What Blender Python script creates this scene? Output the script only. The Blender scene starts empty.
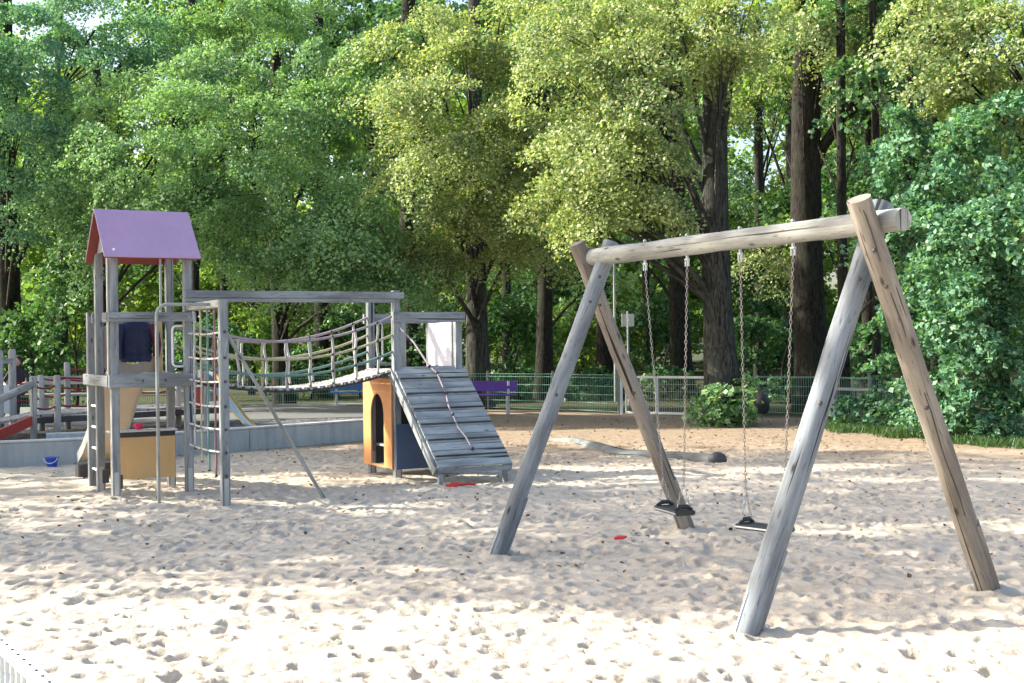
import bpy, math, random
import numpy as np
from mathutils import Vector, Matrix
R = math.radians
sc = bpy.context.scene
col = sc.collection
random.seed(5)
rng = np.random.default_rng(11)

# ------------------------------------------------------------------ camera
F, YH, ROLL, CH = 1271.0, 341.0, 0.013, 1.75
PHI = math.atan((341.5 - YH) / F)
cam_d = bpy.data.cameras.new('camera')
cam = bpy.data.objects.new('camera', cam_d); col.objects.link(cam)
cam_d.sensor_width = 36.0; cam_d.lens = F / 1024 * 36.0
cam_d.clip_start = 0.05; cam_d.clip_end = 2000
cam.matrix_world = Matrix.Translation((0, 0, CH)) @ Matrix.Rotation(R(90) - PHI, 4, 'X') @ Matrix.Rotation(-ROLL, 4, 'Z')
sc.camera = cam
# ------------------------------------------------------------------ light
SUN_EL, SUN_AZ = R(32), R(169)          # direction towards the sun, angle from +X
world = bpy.data.worlds.new('World'); sc.world = world; world.use_nodes = True
wn = world.node_tree
sky = wn.nodes.new('ShaderNodeTexSky'); sky.sky_type = 'NISHITA'; sky.sun_disc = False
sky.sun_elevation = SUN_EL; sky.sun_rotation = R(90) - SUN_AZ
sky.air_density = 1.0; sky.dust_density = 3.5; sky.ozone_density = 1.0
bg = wn.nodes['Background']; bg.inputs[1].default_value = 0.135
wn.links.new(sky.outputs[0], bg.inputs[0])
sun_d = bpy.data.lights.new('sun', 'SUN'); sun_d.energy = 5.0; sun_d.angle = R(0.53); sun_d.color = (1, .93, .8)
sun = bpy.data.objects.new('sun', sun_d); col.objects.link(sun)
sdir = Vector((math.cos(SUN_AZ) * math.cos(SUN_EL), math.sin(SUN_AZ) * math.cos(SUN_EL), math.sin(SUN_EL)))
sun.rotation_euler = sdir.to_track_quat('Z', 'Y').to_euler()
vs = sc.view_settings
vs.view_transform = 'Standard'; vs.look = 'None'; vs.gamma = 1; vs.exposure = 1.52; vs.use_curve_mapping = False
sc.cycles.max_bounces = 8; sc.cycles.transparent_max_bounces = 4
sc.cycles.diffuse_bounces = 5; sc.cycles.transmission_bounces = 5

# ------------------------------------------------------------------ ray helpers (pixel of the photo -> point of the place)
def ray(px, py):
    dx, dy = px - 512, py - 341.5
    cr, sr = math.cos(ROLL), math.sin(ROLL)
    a = dx * cr - dy * sr; b = dx * sr + dy * cr
    y, z, x = 1.0, -b / F, a / F
    return Vector((x, y * math.cos(PHI) + z * math.sin(PHI), -y * math.sin(PHI) + z * math.cos(PHI)))
CAMP = Vector((0, 0, CH))
def G(px, py, z=0.0):
    d = ray(px, py); return CAMP + d * ((z - CH) / d.z)
def PD(px, py, D):
    d = ray(px, py); return CAMP + d * (D / d.y)
def PP(px, py, q, n):
    d = ray(px, py); return CAMP + d * ((q - CAMP).dot(n) / d.dot(n))

# ------------------------------------------------------------------ materials
def lk(nt, a, b): nt.links.new(a, b)
def newmat(name):
    m = bpy.data.materials.new(name); m.use_nodes = True
    return m, m.node_tree, m.node_tree.nodes['Principled BSDF']
def ramp(nt, fac, stops):
    r = nt.nodes.new('ShaderNodeValToRGB'); e = r.color_ramp.elements
    while len(e) < len(stops): e.new(.5)
    for i, (p, c) in enumerate(stops):
        e[i].position = p; e[i].color = (*c, 1) if len(c) == 3 else c
    lk(nt, fac, r.inputs[0]); return r.outputs[0]
def noise(nt, vec, scale, detail=4, rough=.55, dist=0):
    n = nt.nodes.new('ShaderNodeTexNoise'); n.inputs['Scale'].default_value = scale
    n.inputs['Detail'].default_value = detail; n.inputs['Roughness'].default_value = rough
    n.inputs['Distortion'].default_value = dist
    if vec is not None: lk(nt, vec, n.inputs['Vector'])
    return n.outputs['Fac']
def mapping(nt, vec, scale):
    m = nt.nodes.new('ShaderNodeMapping'); m.inputs['Scale'].default_value = scale
    lk(nt, vec, m.inputs['Vector']); return m.outputs[0]
def coord(nt, kind):
    t = nt.nodes.new('ShaderNodeTexCoord'); return t.outputs[kind]
def mixc(nt, fac, a, b, mode='MIX'):
    m = nt.nodes.new('ShaderNodeMix'); m.data_type = 'RGBA'; m.blend_type = mode
    for s, v in ((0, fac), (6, a), (7, b)):
        if hasattr(v, 'is_output') or hasattr(v, 'links'): lk(nt, v, m.inputs[s])
        elif s == 0: m.inputs[0].default_value = v
        else: m.inputs[s].default_value = (*v, 1)
    return m.outputs[2]
def bump(nt, h, strength, dist, bsdf):
    b = nt.nodes.new('ShaderNodeBump'); b.inputs['Strength'].default_value = strength
    b.inputs['Distance'].default_value = dist; lk(nt, h, b.inputs['Height']); lk(nt, b.outputs[0], bsdf.inputs['Normal'])
def wood(name, dark, mid, light, crack=.5, rough=.85):
    m, nt, b = newmat(name)
    uv = coord(nt, 'UV')
    g = noise(nt, mapping(nt, uv, (42, 2.4, 1)), 1.0, 7, .7, .5)
    blot = noise(nt, mapping(nt, uv, (7, 1.3, 1)), 1.0, 3)
    c = ramp(nt, g, [(.22, tuple(a*.45 + b_*.55 for a, b_ in zip(dark, mid))), (.47, mid), (.78, tuple(a*.7 + b_*.3 for a, b_ in zip(light, mid)))])
    vk = nt.nodes.new('ShaderNodeTexVoronoi'); vk.inputs['Scale'].default_value = 1; lk(nt, mapping(nt, uv, (6.5, 2.6, 1)), vk.inputs['Vector'])
    c = mixc(nt, ramp(nt, vk.outputs['Distance'], [(.05, (1, 1, 1)), (.13, (0, 0, 0))]), c, tuple(x*.55 for x in dark))
    c2 = ramp(nt, blot, [(.35, (.62, .6, .58)), (.6, (1.05, 1.03, 1))])
    c = mixc(nt, 1.0, c, c2, 'MULTIPLY')
    ck = noise(nt, mapping(nt, uv, (26, .55, 1)), 1.0, 2, .5, .6)
    ckr = ramp(nt, ck, [(.66, (0, 0, 0)), (.68, (1, 1, 1))])
    c = mixc(nt, ckr, c, tuple(x * crack * .5 for x in dark)) if crack else c
    fk = noise(nt, mapping(nt, uv, (75, 7, 1)), 1.0, 4, .6, .4)
    if crack: c = mixc(nt, ramp(nt, fk, [(.60, (0, 0, 0)), (.66, (.8, .8, .8))]), c, tuple(x * .6 for x in dark))
    lk(nt, c, b.inputs['Base Color']); b.inputs['Roughness'].default_value = rough
    b.inputs['Specular IOR Level'].default_value = .25
    bump(nt, g, .35, .01, b)
    return m
def painted(name, c, rough=.45, spots=.18, metal=0, scale=3, spec=.5):
    m, nt, b = newmat(name)
    o = coord(nt, 'Object')
    n = noise(nt, o, scale, 5, .6)
    n2 = noise(nt, o, scale * 12, 3, .6)
    cc = ramp(nt, n, [(.3, tuple(x * (1 - spots) for x in c)), (.65, c)])
    cc = mixc(nt, ramp(nt, n2, [(.62, (0, 0, 0)), (.7, (.5, .5, .5))]), cc, tuple(min(1, x * .75 + .02) for x in c))
    n3 = noise(nt, mapping(nt, o, (14, 14, 1.4)), 1, 5, .7)
    cc = mixc(nt, ramp(nt, n3, [(.52, (0, 0, 0)), (.75, (.55, .55, .55))]), cc, tuple(x*.62 + .05 for x in c))
    lk(nt, cc, b.inputs['Base Color']); b.inputs['Roughness'].default_value = rough
    b.inputs['Metallic'].default_value = metal; b.inputs['Specular IOR Level'].default_value = spec
    bump(nt, n2, .08, .004, b)
    return m
def concrete(name, c):
    m, nt, b = newmat(name)
    o = coord(nt, 'Object')
    n = noise(nt, o, 1.3, 6, .65); n2 = noise(nt, mapping(nt, o, (9, 9, 1.2)), 1, 4, .6); n3 = noise(nt, o, 60, 2)
    cc = ramp(nt, n, [(.3, tuple(x * .7 for x in c)), (.7, tuple(x * 1.12 for x in c))])
    cc = mixc(nt, .45, cc, ramp(nt, n2, [(.3, tuple(x * .55 for x in c)), (.6, c)]))
    lk(nt, cc, b.inputs['Base Color']); b.inputs['Roughness'].default_value = .9
    bump(nt, n3, .3, .006, b)
    return m
def bark(name, dark, light, moss=(.07, .1, .05)):
    m, nt, b = newmat(name)
    uv = coord(nt, 'UV')
    g = noise(nt, mapping(nt, uv, (13, 3.6, 1)), 1, 7, .75, 1.2)
    c = ramp(nt, g, [(.40, dark), (.60, light)])
    n = noise(nt, mapping(nt, uv, (1.6, .9, 1)), 1, 6, .7)
    c = mixc(nt, ramp(nt, n, [(.48, (0, 0, 0)), (.68, (.7, .7, .7))]), c, moss)
    lk(nt, c, b.inputs['Base Color']); b.inputs['Roughness'].default_value = .95
    b.inputs['Specular IOR Level'].default_value = .1
    bump(nt, g, .9, .05, b)
    return m
def leafmat(name, ca, cb, cc, trans=.36):
    m = bpy.data.materials.new(name); m.use_nodes = True; nt = m.node_tree
    nt.nodes.remove(nt.nodes['Principled BSDF']); out = nt.nodes['Material Output']
    o = coord(nt, 'Object')
    n = noise(nt, o, .7, 3, .6); n2 = noise(nt, o, 11, 2, .7)
    c = ramp(nt, n, [(.38, ca), (.62, cb)])
    c = mixc(nt, ramp(nt, n2, [(.42, (0, 0, 0)), (.66, (.85, .85, .85))]), c, cc)
    d = nt.nodes.new('ShaderNodeBsdfDiffuse'); t = nt.nodes.new('ShaderNodeBsdfTranslucent')
    g = nt.nodes.new('ShaderNodeBsdfGlossy'); g.inputs['Roughness'].default_value = .45
    lk(nt, c, d.inputs[0]); 
    tc = mixc(nt, 1.0, c, (1.25, 1.3, .55), 'MULTIPLY'); lk(nt, tc, t.inputs[0])
    mx = nt.nodes.new('ShaderNodeMixShader'); mx.inputs[0].default_value = trans
    lk(nt, d.outputs[0], mx.inputs[1]); lk(nt, t.outputs[0], mx.inputs[2])
    m2 = nt.nodes.new('ShaderNodeMixShader'); m2.inputs[0].default_value = .02
    lk(nt, mx.outputs[0], m2.inputs[1]); lk(nt, g.outputs[0], m2.inputs[2])
    lk(nt, m2.outputs[0], out.inputs[0])
    return m
M = {}
M['post'] = wood('weathered_post_wood', (.13, .145, .16), (.25, .275, .295), (.40, .425, .44))
M['plank'] = wood('grey_plank_wood', (.22, .25, .26), (.33, .36, .37), (.44, .47, .47), .3)
M['log_grey'] = wood('grey_log_wood', (.085, .10, .12), (.20, .23, .26), (.36, .39, .42))
M['log_shaded'] = wood('shaded_log_wood', (.09, .10, .10), (.16, .175, .175), (.26, .28, .28))  # fallen log kept dark; its shade is put into the colour
M['cleat_shade'] = wood('cleat_shade_wood', (.035, .04, .04), (.07, .075, .075), (.11, .115, .115), 0)
M['log_tan'] = wood('tan_log_wood', (.12, .105, .09), (.25, .225, .195), (.39, .355, .315))
M['bar'] = wood('pale_log_wood', (.17, .18, .17), (.33, .345, .33), (.47, .485, .46), .6)
M['deck_wood'] = wood('pale_deck_wood', (.3, .3, .29), (.5, .5, .48), (.62, .62, .6), .3)
M['bench_wood'] = wood('bench_wood', (.2, .2, .2), (.4, .4, .38), (.5, .5, .48))
M['roof'] = painted('lavender_roof_paint', (.43, .28, .44), .5, .1)
M['roof_red'] = painted('red_underside', (.2, .035, .03), .6)
M['steel'] = painted('galvanised_steel', (.42, .44, .45), .4, .12, .6)
M['chain_metal'] = painted('chain_metal', (.36, .33, .31), .5, .3, .5)
M['white'] = painted('white_paint', (.8, .8, .78), .5, .06)
M['offwhite'] = painted('white_panel', (.74, .70, .76), .55, .08)
M['orange'] = painted('orange_panel', (.64, .28, .10), .5, .12, 0, 1.5)
M['yellow'] = painted('tan_yellow_panel', (.62, .39, .16), .5, .12, 0, 1.5)
M['blue'] = painted('dark_blue_panel', (.075, .115, .21), .45, .25, 0, 2)
M['beige'] = painted('beige_panel', (.5, .42, .34), .5, .12)
M['black'] = painted('black_rubber', (.025, .025, .028), .5, .2)
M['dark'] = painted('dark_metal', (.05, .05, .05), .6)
M['purple'] = painted('purple_bench_paint', (.13, .045, .33), .45, .12)
M['bench_blue'] = painted('blue_bench_paint', (.06, .16, .36), .45, .12)
M['red'] = painted('red_paint', (.45, .05, .04), .5, .15)
M['toy_red'] = painted('red_plastic', (.6, .02, .03), .35, .05)
M['toy_pink'] = painted('pink_plastic', (.7, .03, .12), .35, .05)
M['toy_blue'] = painted('blue_plastic', (.02, .07, .45), .35, .05)
M['navy'] = painted('navy_fabric', (.022, .032, .085), .5, .25, 0, 9, .2)
M['maroon'] = painted('maroon_lining', (.12, .02, .04), .8)
M['slide_yellow'] = painted('yellow_slide', (.75, .55, .2), .4, .08)
M['slide_blue'] = painted('pale_blue_slide', (.35, .5, .62), .4, .08)
M['skin'] = painted('skin', (.5, .3, .22), .6)
M['cloth_dark'] = painted('dark_cloth', (.03, .03, .04), .9)
M['bag'] = painted('black_bag', (.03, .035, .045), .3, .3, 0, 8)
M['fence_wire'] = painted('green_wire', (.16, .34, .27), .5)
M['fence_post'] = painted('grey_green_post', (.25, .3, .28), .5)
M['concrete'] = concrete('concrete', (.42, .44, .43))
M['concrete_pale'] = concrete('concrete_pale', (.6, .6, .58))
for k, c in dict(r_white=(.6, .58, .54), r_yellow=(.46, .43, .30), r_green=(.17, .29, .26), r_red=(.28, .17, .18), r_violet=(.36, .31, .35), r_grey=(.46, .46, .44), r_redrail=(.32, .05, .07)).items():
    M[k] = painted('rope_' + k[2:], c, .9, .3, 0, 30, .1)
M['bark'] = bark('bark', (.010, .009, .008), (.055, .048, .042), (.035, .052, .028))
M['bark_pale'] = bark('bark_pale', (.018, .018, .016), (.105, .105, .095), (.045, .06, .045))
M['lf_teal'] = leafmat('leaves_teal', (.04, .145, .095), (.10, .27, .165), (.36, .54, .34))  # crown leaves: dark first and pale third colours paint shade and sunlit highlights
M['lf_green'] = leafmat('leaves_green', (.065, .18, .085), (.165, .33, .145), (.45, .60, .31))
M['lf_yellow'] = leafmat('leaves_yellow', (.085, .18, .065), (.22, .325, .11), (.64, .63, .36))
M['lf_shrub'] = leafmat('leaves_shrub', (.035, .125, .08), (.075, .21, .12), (.28, .45, .25), .35)
M['lf_shaded'] = leafmat('leaves_shaded', (.025, .085, .045), (.05, .14, .055), (.14, .25, .09))  # darker leaf copy; the shade of the understorey is put into its colour
M['lf_far'] = leafmat('leaves_far', (.07, .18, .06), (.16, .27, .07), (.28, .36, .10), .5)
M['grass'] = leafmat('grass', (.04, .095, .035), (.06, .13, .045), (.10, .15, .06))
M['litter'] = leafmat('litter', (.10, .06, .03), (.17, .11, .05), (.05, .03, .02), .1)

# ------------------------------------------------------------------ mesh builder
ORG = {}
class MB:
    def __init__(s): s.v = []; s.f = []; s.uv = []; s.sm = []
    def add(s, vs_, fs, uvs=None, smooth=False):
        o = len(s.v); s.v += [tuple(p) for p in vs_]
        for i, f in enumerate(fs):
            s.f.append([o + k for k in f]); s.sm.append(smooth)
            s.uv.append(uvs[i] if uvs else [(vs_[k][0], vs_[k][2]) for k in f])
        return s
    def bar(s, p0, p1, w, h, up=(0, 0, 1), ch=.0, uo=None):
        """rectangular timber from p0 to p1; w across, h along 'up'"""
        p0, p1 = Vector(p0), Vector(p1); ax = p1 - p0; L = ax.length; ax = ax / L
        up = Vector(up)
        if abs(ax.dot(up.normalized())) > .98: up = Vector((0, 1, 0)) if abs(ax.z) > .9 else Vector((0, 0, 1))
        sd = ax.cross(up).normalized(); up = sd.cross(ax).normalized()
        c = ch or min(w, h) * .09
        prof = [(w/2 - c, -h/2), (w/2, -h/2 + c), (w/2, h/2 - c), (w/2 - c, h/2), (-w/2 + c, h/2), (-w/2, h/2 - c), (-w/2, -h/2 + c), (-w/2 + c, -h/2)]
        return s._prism(prof, p0, p1, sd, up, L, uo)
    def _prism(s, prof, p0, p1, sd, up, L, uo=None, smooth=False, r1=1.0):
        n = len(prof); uo = random.random() * 20 if uo is None else uo
        vs_ = [p0 + sd * a + up * b for a, b in prof] + [p1 + (sd * a + up * b) * r1 for a, b in prof]
        fs, uvs = [], []; acc = [0]
        for i in range(n):
            a, b = prof[i], prof[(i + 1) % n]; acc.append(acc[-1] + math.hypot(a[0] - b[0], a[1] - b[1]))
        for i in range(n):
            j = (i + 1) % n; fs.append([i, j, n + j, n + i])
            uvs.append([(uo + acc[i], uo), (uo + acc[i+1], uo), (uo + acc[i+1], uo + L), (uo + acc[i], uo + L)])
        s.add(vs_, fs, uvs, smooth)
        s.add(vs_[:n], [list(range(n))[::-1]], [[(uo + prof[k][0], uo + prof[k][1] * .05) for k in range(n)][::-1]])
        s.add(vs_[n:], [list(range(n))], [[(uo + prof[k][0], uo + prof[k][1] * .05) for k in range(n)]])
        return s
    def box(s, c, sx, sy, sz, ax=None, ay=None):
        c = Vector(c); ax = Vector(ax) if ax else Vector((1, 0, 0)); ay = Vector(ay) if ay else Vector((0, 1, 0))
        az = ax.cross(ay)
        return s.bar(c - az * sz / 2, c + az * sz / 2, sx, sy, up=ay if abs(az.dot(ay)) < .9 else ax)
    def tube(s, pts, r, n=8, smooth=True, cap=True, wob=0):
        pts = [Vector(p) for p in pts]; k = len(pts)
        rs = r if hasattr(r, '__len__') else [r] * k
        rings = []; prev = None; acc = 0; vs_ = []; us = []
        uo = random.random() * 20
        for i, p in enumerate(pts):
            t = (pts[min(i + 1, k - 1)] - pts[max(i - 1, 0)]).normalized()
            if prev is None:
                a = t.cross(Vector((0, 0, 1)) if abs(t.z) < .9 else Vector((0, 1, 0))).normalized()
            else:
                a = (prev - t * prev.dot(t)).normalized()
            prev = a; b = t.cross(a)
            if i: acc += (pts[i] - pts[i-1]).length
            us.append(acc)
            for j in range(n):
                th = 2 * math.pi * j / n
                rr = rs[i] * (1 + wob * math.sin(3 * th + i * .7) * .5 + wob * random.uniform(-.5, .5))
                vs_.append(p + (a * math.cos(th) + b * math.sin(th)) * rr)
        fs, uvs = [], []
        for i in range(k - 1):
            c0 = 2 * math.pi * max(rs[0], .01)
            for j in range(n):
                j2 = (j + 1) % n
                fs.append([i*n + j, i*n + j2, (i+1)*n + j2, (i+1)*n + j])
                uvs.append([(uo + c0*j/n, uo + us[i]), (uo + c0*(j+1)/n, uo + us[i]), (uo + c0*(j+1)/n, uo + us[i+1]), (uo + c0*j/n, uo + us[i+1])])
        s.add(vs_, fs, uvs, smooth)
        if cap:
            e = [vs_[j] for j in range(n)]; s.add(e, [list(range(n))[::-1]])
            e = [vs_[(k-1)*n + j] for j in range(n)]; s.add(e, [list(range(n))])
        return s
    def slab(s, poly, off):
        """closed prism: polygon of points extruded by vector off"""
        off = Vector(off); n = len(poly); P = [Vector(p) for p in poly]
        vs_ = P + [p + off for p in P]
        s.add(vs_, [list(range(n))[::-1], [n + i for i in range(n)]] + [[i, (i+1) % n, n + (i+1) % n, n + i] for i in range(n)])
        return s
    def sphere(s, c, r, n=10, m=7, sc_=(1, 1, 1)):
        c = Vector(c); vs_ = [c + Vector((0, 0, r * sc_[2]))]; fs = []
        for i in range(1, m):
            for j in range(n):
                a, b = math.pi * i / m, 2 * math.pi * j / n
                vs_.append(c + Vector((math.sin(a)*math.cos(b)*sc_[0], math.sin(a)*math.sin(b)*sc_[1], math.cos(a)*sc_[2])) * r)
        vs_.append(c - Vector((0, 0, r * sc_[2])))
        for j in range(n): fs.append([0, 1 + j, 1 + (j+1) % n])
        for i in range(m - 2):
            for j in range(n):
                a = 1 + i*n + j; b = 1 + i*n + (j+1) % n; fs.append([a, a + n, b + n, b])
        l = len(vs_) - 1; o = 1 + (m-2)*n
        for j in range(n): fs.append([o + j, l, o + (j+1) % n])
        return s.add(vs_, fs, None, True)
    def build(s, name, mat, parent=None):
        org = ORG[parent.name] if parent else Vector((0, 0, 0))
        if parent is None and s.v:
            a = np.array(s.v); org = Vector((a[:, 0].mean(), a[:, 1].mean(), a[:, 2].min()))
        me = bpy.data.meshes.new(name)
        me.from_pydata([(p[0]-org.x, p[1]-org.y, p[2]-org.z) for p in s.v], [], s.f)
        uvl = me.uv_layers.new(name='UVMap')
        flat = [c for f in s.uv for u in f for c in u]
        uvl.data.foreach_set('uv', flat)
        me.polygons.foreach_set('use_smooth', s.sm)
        me.materials.append(M[mat]); me.update()
        o = bpy.data.objects.new(name, me); col.objects.link(o)
        if parent: o.parent = parent
        else: o.location = org
        ORG[o.name] = org
        return o
def tag(o, label=None, cat=None, group=None, kind=None):
    if label: o['label'] = label
    if cat: o['category'] = cat
    if group: o['group'] = group
    if kind: o['kind'] = kind
    return o
def thing(name, loc, label, cat, group=None, kind=None):
    o = bpy.data.objects.new(name, None); col.objects.link(o); o.location = loc; o.empty_display_size = .2
    ORG[o.name] = Vector(loc); return tag(o, label, cat, group, kind)
def npmesh(name, V, Fq, mat, parent=None, smooth=False, org=None):
    """fast quad mesh from numpy arrays"""
    if parent is not None: org = ORG[parent.name]
    elif org is None: org = Vector((0, 0, 0))
    V = V - np.array(org)
    me = bpy.data.meshes.new(name); nq = len(Fq)
    me.vertices.add(len(V)); me.vertices.foreach_set('co', V.astype(np.float32).ravel())
    me.loops.add(nq * 4); me.loops.foreach_set('vertex_index', Fq.astype(np.int32).ravel())
    me.polygons.add(nq); me.polygons.foreach_set('loop_start', np.arange(0, nq*4, 4, dtype=np.int32))
    me.polygons.foreach_set('loop_total', np.full(nq, 4, dtype=np.int32))
    if smooth: me.polygons.foreach_set('use_smooth', np.ones(nq, dtype=bool))
    me.update(calc_edges=True); me.materials.append(M[mat])
    o = bpy.data.objects.new(name, me); col.objects.link(o)
    if parent is not None: o.parent = parent
    else: o.location = org
    ORG[o.name] = Vector(org)
    return o

# ------------------------------------------------------------------ ground
def ground_mat():
    m, nt, b = newmat('sand_and_earth')
    g = nt.nodes.new('ShaderNodeNewGeometry'); P = g.outputs['Position']
    sx = nt.nodes.new('ShaderNodeSeparateXYZ'); lk(nt, P, sx.inputs[0])
    nb = noise(nt, P, .35, 4); nf = noise(nt, P, 5, 5, .65); ng = noise(nt, P, 90, 3, .7); nv = noise(nt, P, 14, 4, .65)
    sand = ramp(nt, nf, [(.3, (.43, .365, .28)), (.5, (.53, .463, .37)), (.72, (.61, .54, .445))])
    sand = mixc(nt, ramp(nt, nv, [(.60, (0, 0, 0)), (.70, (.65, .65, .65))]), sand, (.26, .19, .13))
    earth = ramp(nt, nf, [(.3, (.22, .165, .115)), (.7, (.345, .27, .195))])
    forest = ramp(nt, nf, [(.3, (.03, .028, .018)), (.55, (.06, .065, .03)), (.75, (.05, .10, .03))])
    def M_(op, a, bb):
        n = nt.nodes.new('ShaderNodeMath'); n.operation = op
        for i, v in enumerate((a, bb)):
            if isinstance(v, (int, float)): n.inputs[i].default_value = v
            else: lk(nt, v, n.inputs[i])
        return n.outputs[0]
    # distance with a skew: earth begins beyond y about 17, forest floor beyond the fence line
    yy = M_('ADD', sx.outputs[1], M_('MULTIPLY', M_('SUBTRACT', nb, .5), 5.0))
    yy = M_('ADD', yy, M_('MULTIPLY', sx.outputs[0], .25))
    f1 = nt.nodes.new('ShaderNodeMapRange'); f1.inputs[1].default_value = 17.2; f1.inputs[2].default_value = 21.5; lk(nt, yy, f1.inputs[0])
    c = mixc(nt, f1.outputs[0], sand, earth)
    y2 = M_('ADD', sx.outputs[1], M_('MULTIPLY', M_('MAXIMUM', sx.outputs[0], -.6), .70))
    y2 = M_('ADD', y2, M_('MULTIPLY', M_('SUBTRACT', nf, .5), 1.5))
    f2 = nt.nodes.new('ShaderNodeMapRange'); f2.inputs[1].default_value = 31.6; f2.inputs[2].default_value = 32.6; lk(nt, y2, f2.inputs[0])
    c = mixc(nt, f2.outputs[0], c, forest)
    lk(nt, c, b.inputs['Base Color']); b.inputs['Roughness'].default_value = .95
    b.inputs['Specular IOR Level'].default_value = .15
    hh = mixc(nt, .35, nv, ng)
    bump(nt, hh, .8, .03, b)
    return m
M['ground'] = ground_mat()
# footprints: a height field of scuffed dents, 2.5 cm cells
HX0, HY0, HC = -13.0, 4.0, .025
NX, NY = int(26 / HC), int(22 / HC)
H = np.zeros((NY, NX), np.float32)
def splat(cx, cy, a, b, ang, depth):
    r = int(max(a, b) * 2.2 / HC) + 1
    ix, iy = int((cx - HX0) / HC), int((cy - HY0) / HC)
    x0, x1, y0, y1 = max(ix - r, 0), min(ix + r, NX), max(iy - r, 0), min(iy + r, NY)
    if x0 >= x1 or y0 >= y1: return
    X = HX0 + np.arange(x0, x1) * HC - cx; Y = (HY0 + np.arange(y0, y1) * HC - cy)[:, None]
    c, s = math.cos(ang), math.sin(ang)
    q = np.sqrt(((X*c + Y*s) / a)**2 + ((-X*s + Y*c) / b)**2)
    H[y0:y1, x0:x1] += depth * (-np.clip(1 - q**7, 0, 1) * .95 + .42 * np.exp(-((q - 1.2) / .28)**2))
for i in range(34000):
    cy = 4.2 + 19 * random.random()**1.15; cx = random.uniform(-12.5, 12.5)
    big = random.random()
    a = random.uniform(.035, .105) if big < .68 else random.uniform(.02, .045); b_ = a * random.uniform(.42, .85)
    splat(cx, cy, a, b_, random.uniform(0, math.pi), min(random.uniform(.009, .032), a*.5) * (1 if cy < 15 else .8))
def sm_noise(nx, ny, cell, amp):
    gx, gy = int(nx / cell) + 3, int(ny / cell) + 3
    g = rng.normal(size=(gy, gx)) * amp
    X = np.arange(nx) / cell; Y = np.arange(ny) / cell
    xi, yi = X.astype(int), Y.astype(int); fx, fy = X - xi, Y - yi
    fx = fx*fx*(3-2*fx); fy = (fy*fy*(3-2*fy))[:, None]
    a = g[yi][:, xi]; b = g[yi][:, xi+1]; c = g[yi+1][:, xi]; d = g[yi+1][:, xi+1]
    return (a*(1-fx) + b*fx)*(1-fy) + (c*(1-fx) + d*fx)*fy
H = np.clip(H, -.10, .06)
def soft(cx, cy, a, b, ang, depth):
    r = int(max(a, b) * 2.6 / HC) + 1; ix, iy = int((cx - HX0) / HC), int((cy - HY0) / HC)
    x0, x1, y0, y1 = max(ix - r, 0), min(ix + r, NX), max(iy - r, 0), min(iy + r, NY)
    X = HX0 + np.arange(x0, x1) * HC - cx; Y = (HY0 + np.arange(y0, y1) * HC - cy)[:, None]
    c, s_ = math.cos(ang), math.sin(ang); q = np.sqrt(((X*c + Y*s_) / a)**2 + ((-X*s_ + Y*c) / b)**2)
    H[y0:y1, x0:x1] += depth * (-np.exp(-q*q) + .5*np.exp(-((q - 1.6) / .4)**2))
for px_, py_ in ((497, 556), (687, 531), (748, 629), (988, 590), (118, 499), (190, 493), (225, 506), (397, 480), (442, 487), (506, 481), (159, 507), (326, 501), (102, 491)):
    q_ = G(px_, py_); soft(q_.x + .02, q_.y, .16, .13, random.random(), -.035); soft(q_.x + .1, q_.y - .12, .2, .12, random.random()*3, .025)
for px_, py_ in ((676, 543), (768, 560)):
    q_ = G(px_, py_); soft(q_.x, q_.y, .32, .62, .5, .045)
for k in range(5):    # scuffed drag marks
    x_, y_ = random.uniform(-4, 5), random.uniform(7, 15); a_ = random.random()*3
    for j in range(14): soft(x_ + math.cos(a_)*j*.11, y_ + math.sin(a_)*j*.11, .07, .05, a_, .012); a_ += random.uniform(-.15, .15)
H += sm_noise(NX, NY, 40, .012) + sm_noise(NX, NY, 12, .005) + sm_noise(NX, NY, 4, .004) + sm_noise(NX, NY, 2, .0025)
def axis(dense0, dense1, step, g, far0, far1):
    a = list(np.arange(dense0, dense1, step)); d = step
    x = dense0; L = []
    while x > far0: d *= g; x -= d; L.append(x)
    d = step; x = dense1; Rr = [x]
    while x < far1: d *= g; x += d; Rr.append(x)
    return np.array(L[::-1] + a + Rr)
xs = axis(-5.0, 5.0, .021, 1.03, -300, 300)
ys = [6.0]
while ys[-1] < 24: ys.append(ys[-1] + .008 + ys[-1] * .0017)
d = ys[-1] - ys[-2]
while ys[-1] < 500: d *= 1.06; ys.append(ys[-1] + d)
d = .05; yb = [6.0]
while yb[-1] > -120: d *= 1.12; yb.append(yb[-1] - d)
ys = np.array(yb[1:][::-1] + ys)
XX, YY = np.meshgrid(xs, ys)
fx = np.clip((XX - HX0) / HC, 0, NX - 2); fy = np.clip((YY - HY0) / HC, 0, NY - 2)
ix, iy = fx.astype(int), fy.astype(int); tx, ty = fx - ix, fy - iy
Z = (H[iy, ix]*(1-tx) + H[iy, ix+1]*tx)*(1-ty) + (H[iy+1, ix]*(1-tx) + H[iy+1, ix+1]*tx)*ty
edge = np.clip((12.5 - np.abs(XX)) / 1.5, 0, 1) * np.clip((YY - 4.2) / .8, 0, 1) * np.clip((25 - YY) / 6, .0, 1)
Z = Z * edge
V = np.stack([XX, YY, Z], -1).reshape(-1, 3)
n_, m_ = XX.shape; I = np.arange(n_*m_).reshape(n_, m_)
Fq = np.stack([I[:-1, :-1], I[:-1, 1:], I[1:, 1:], I[1:, :-1]], -1).reshape(-1, 4)
tag(npmesh('ground', V, Fq, 'ground', smooth=True), kind='structure')

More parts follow.
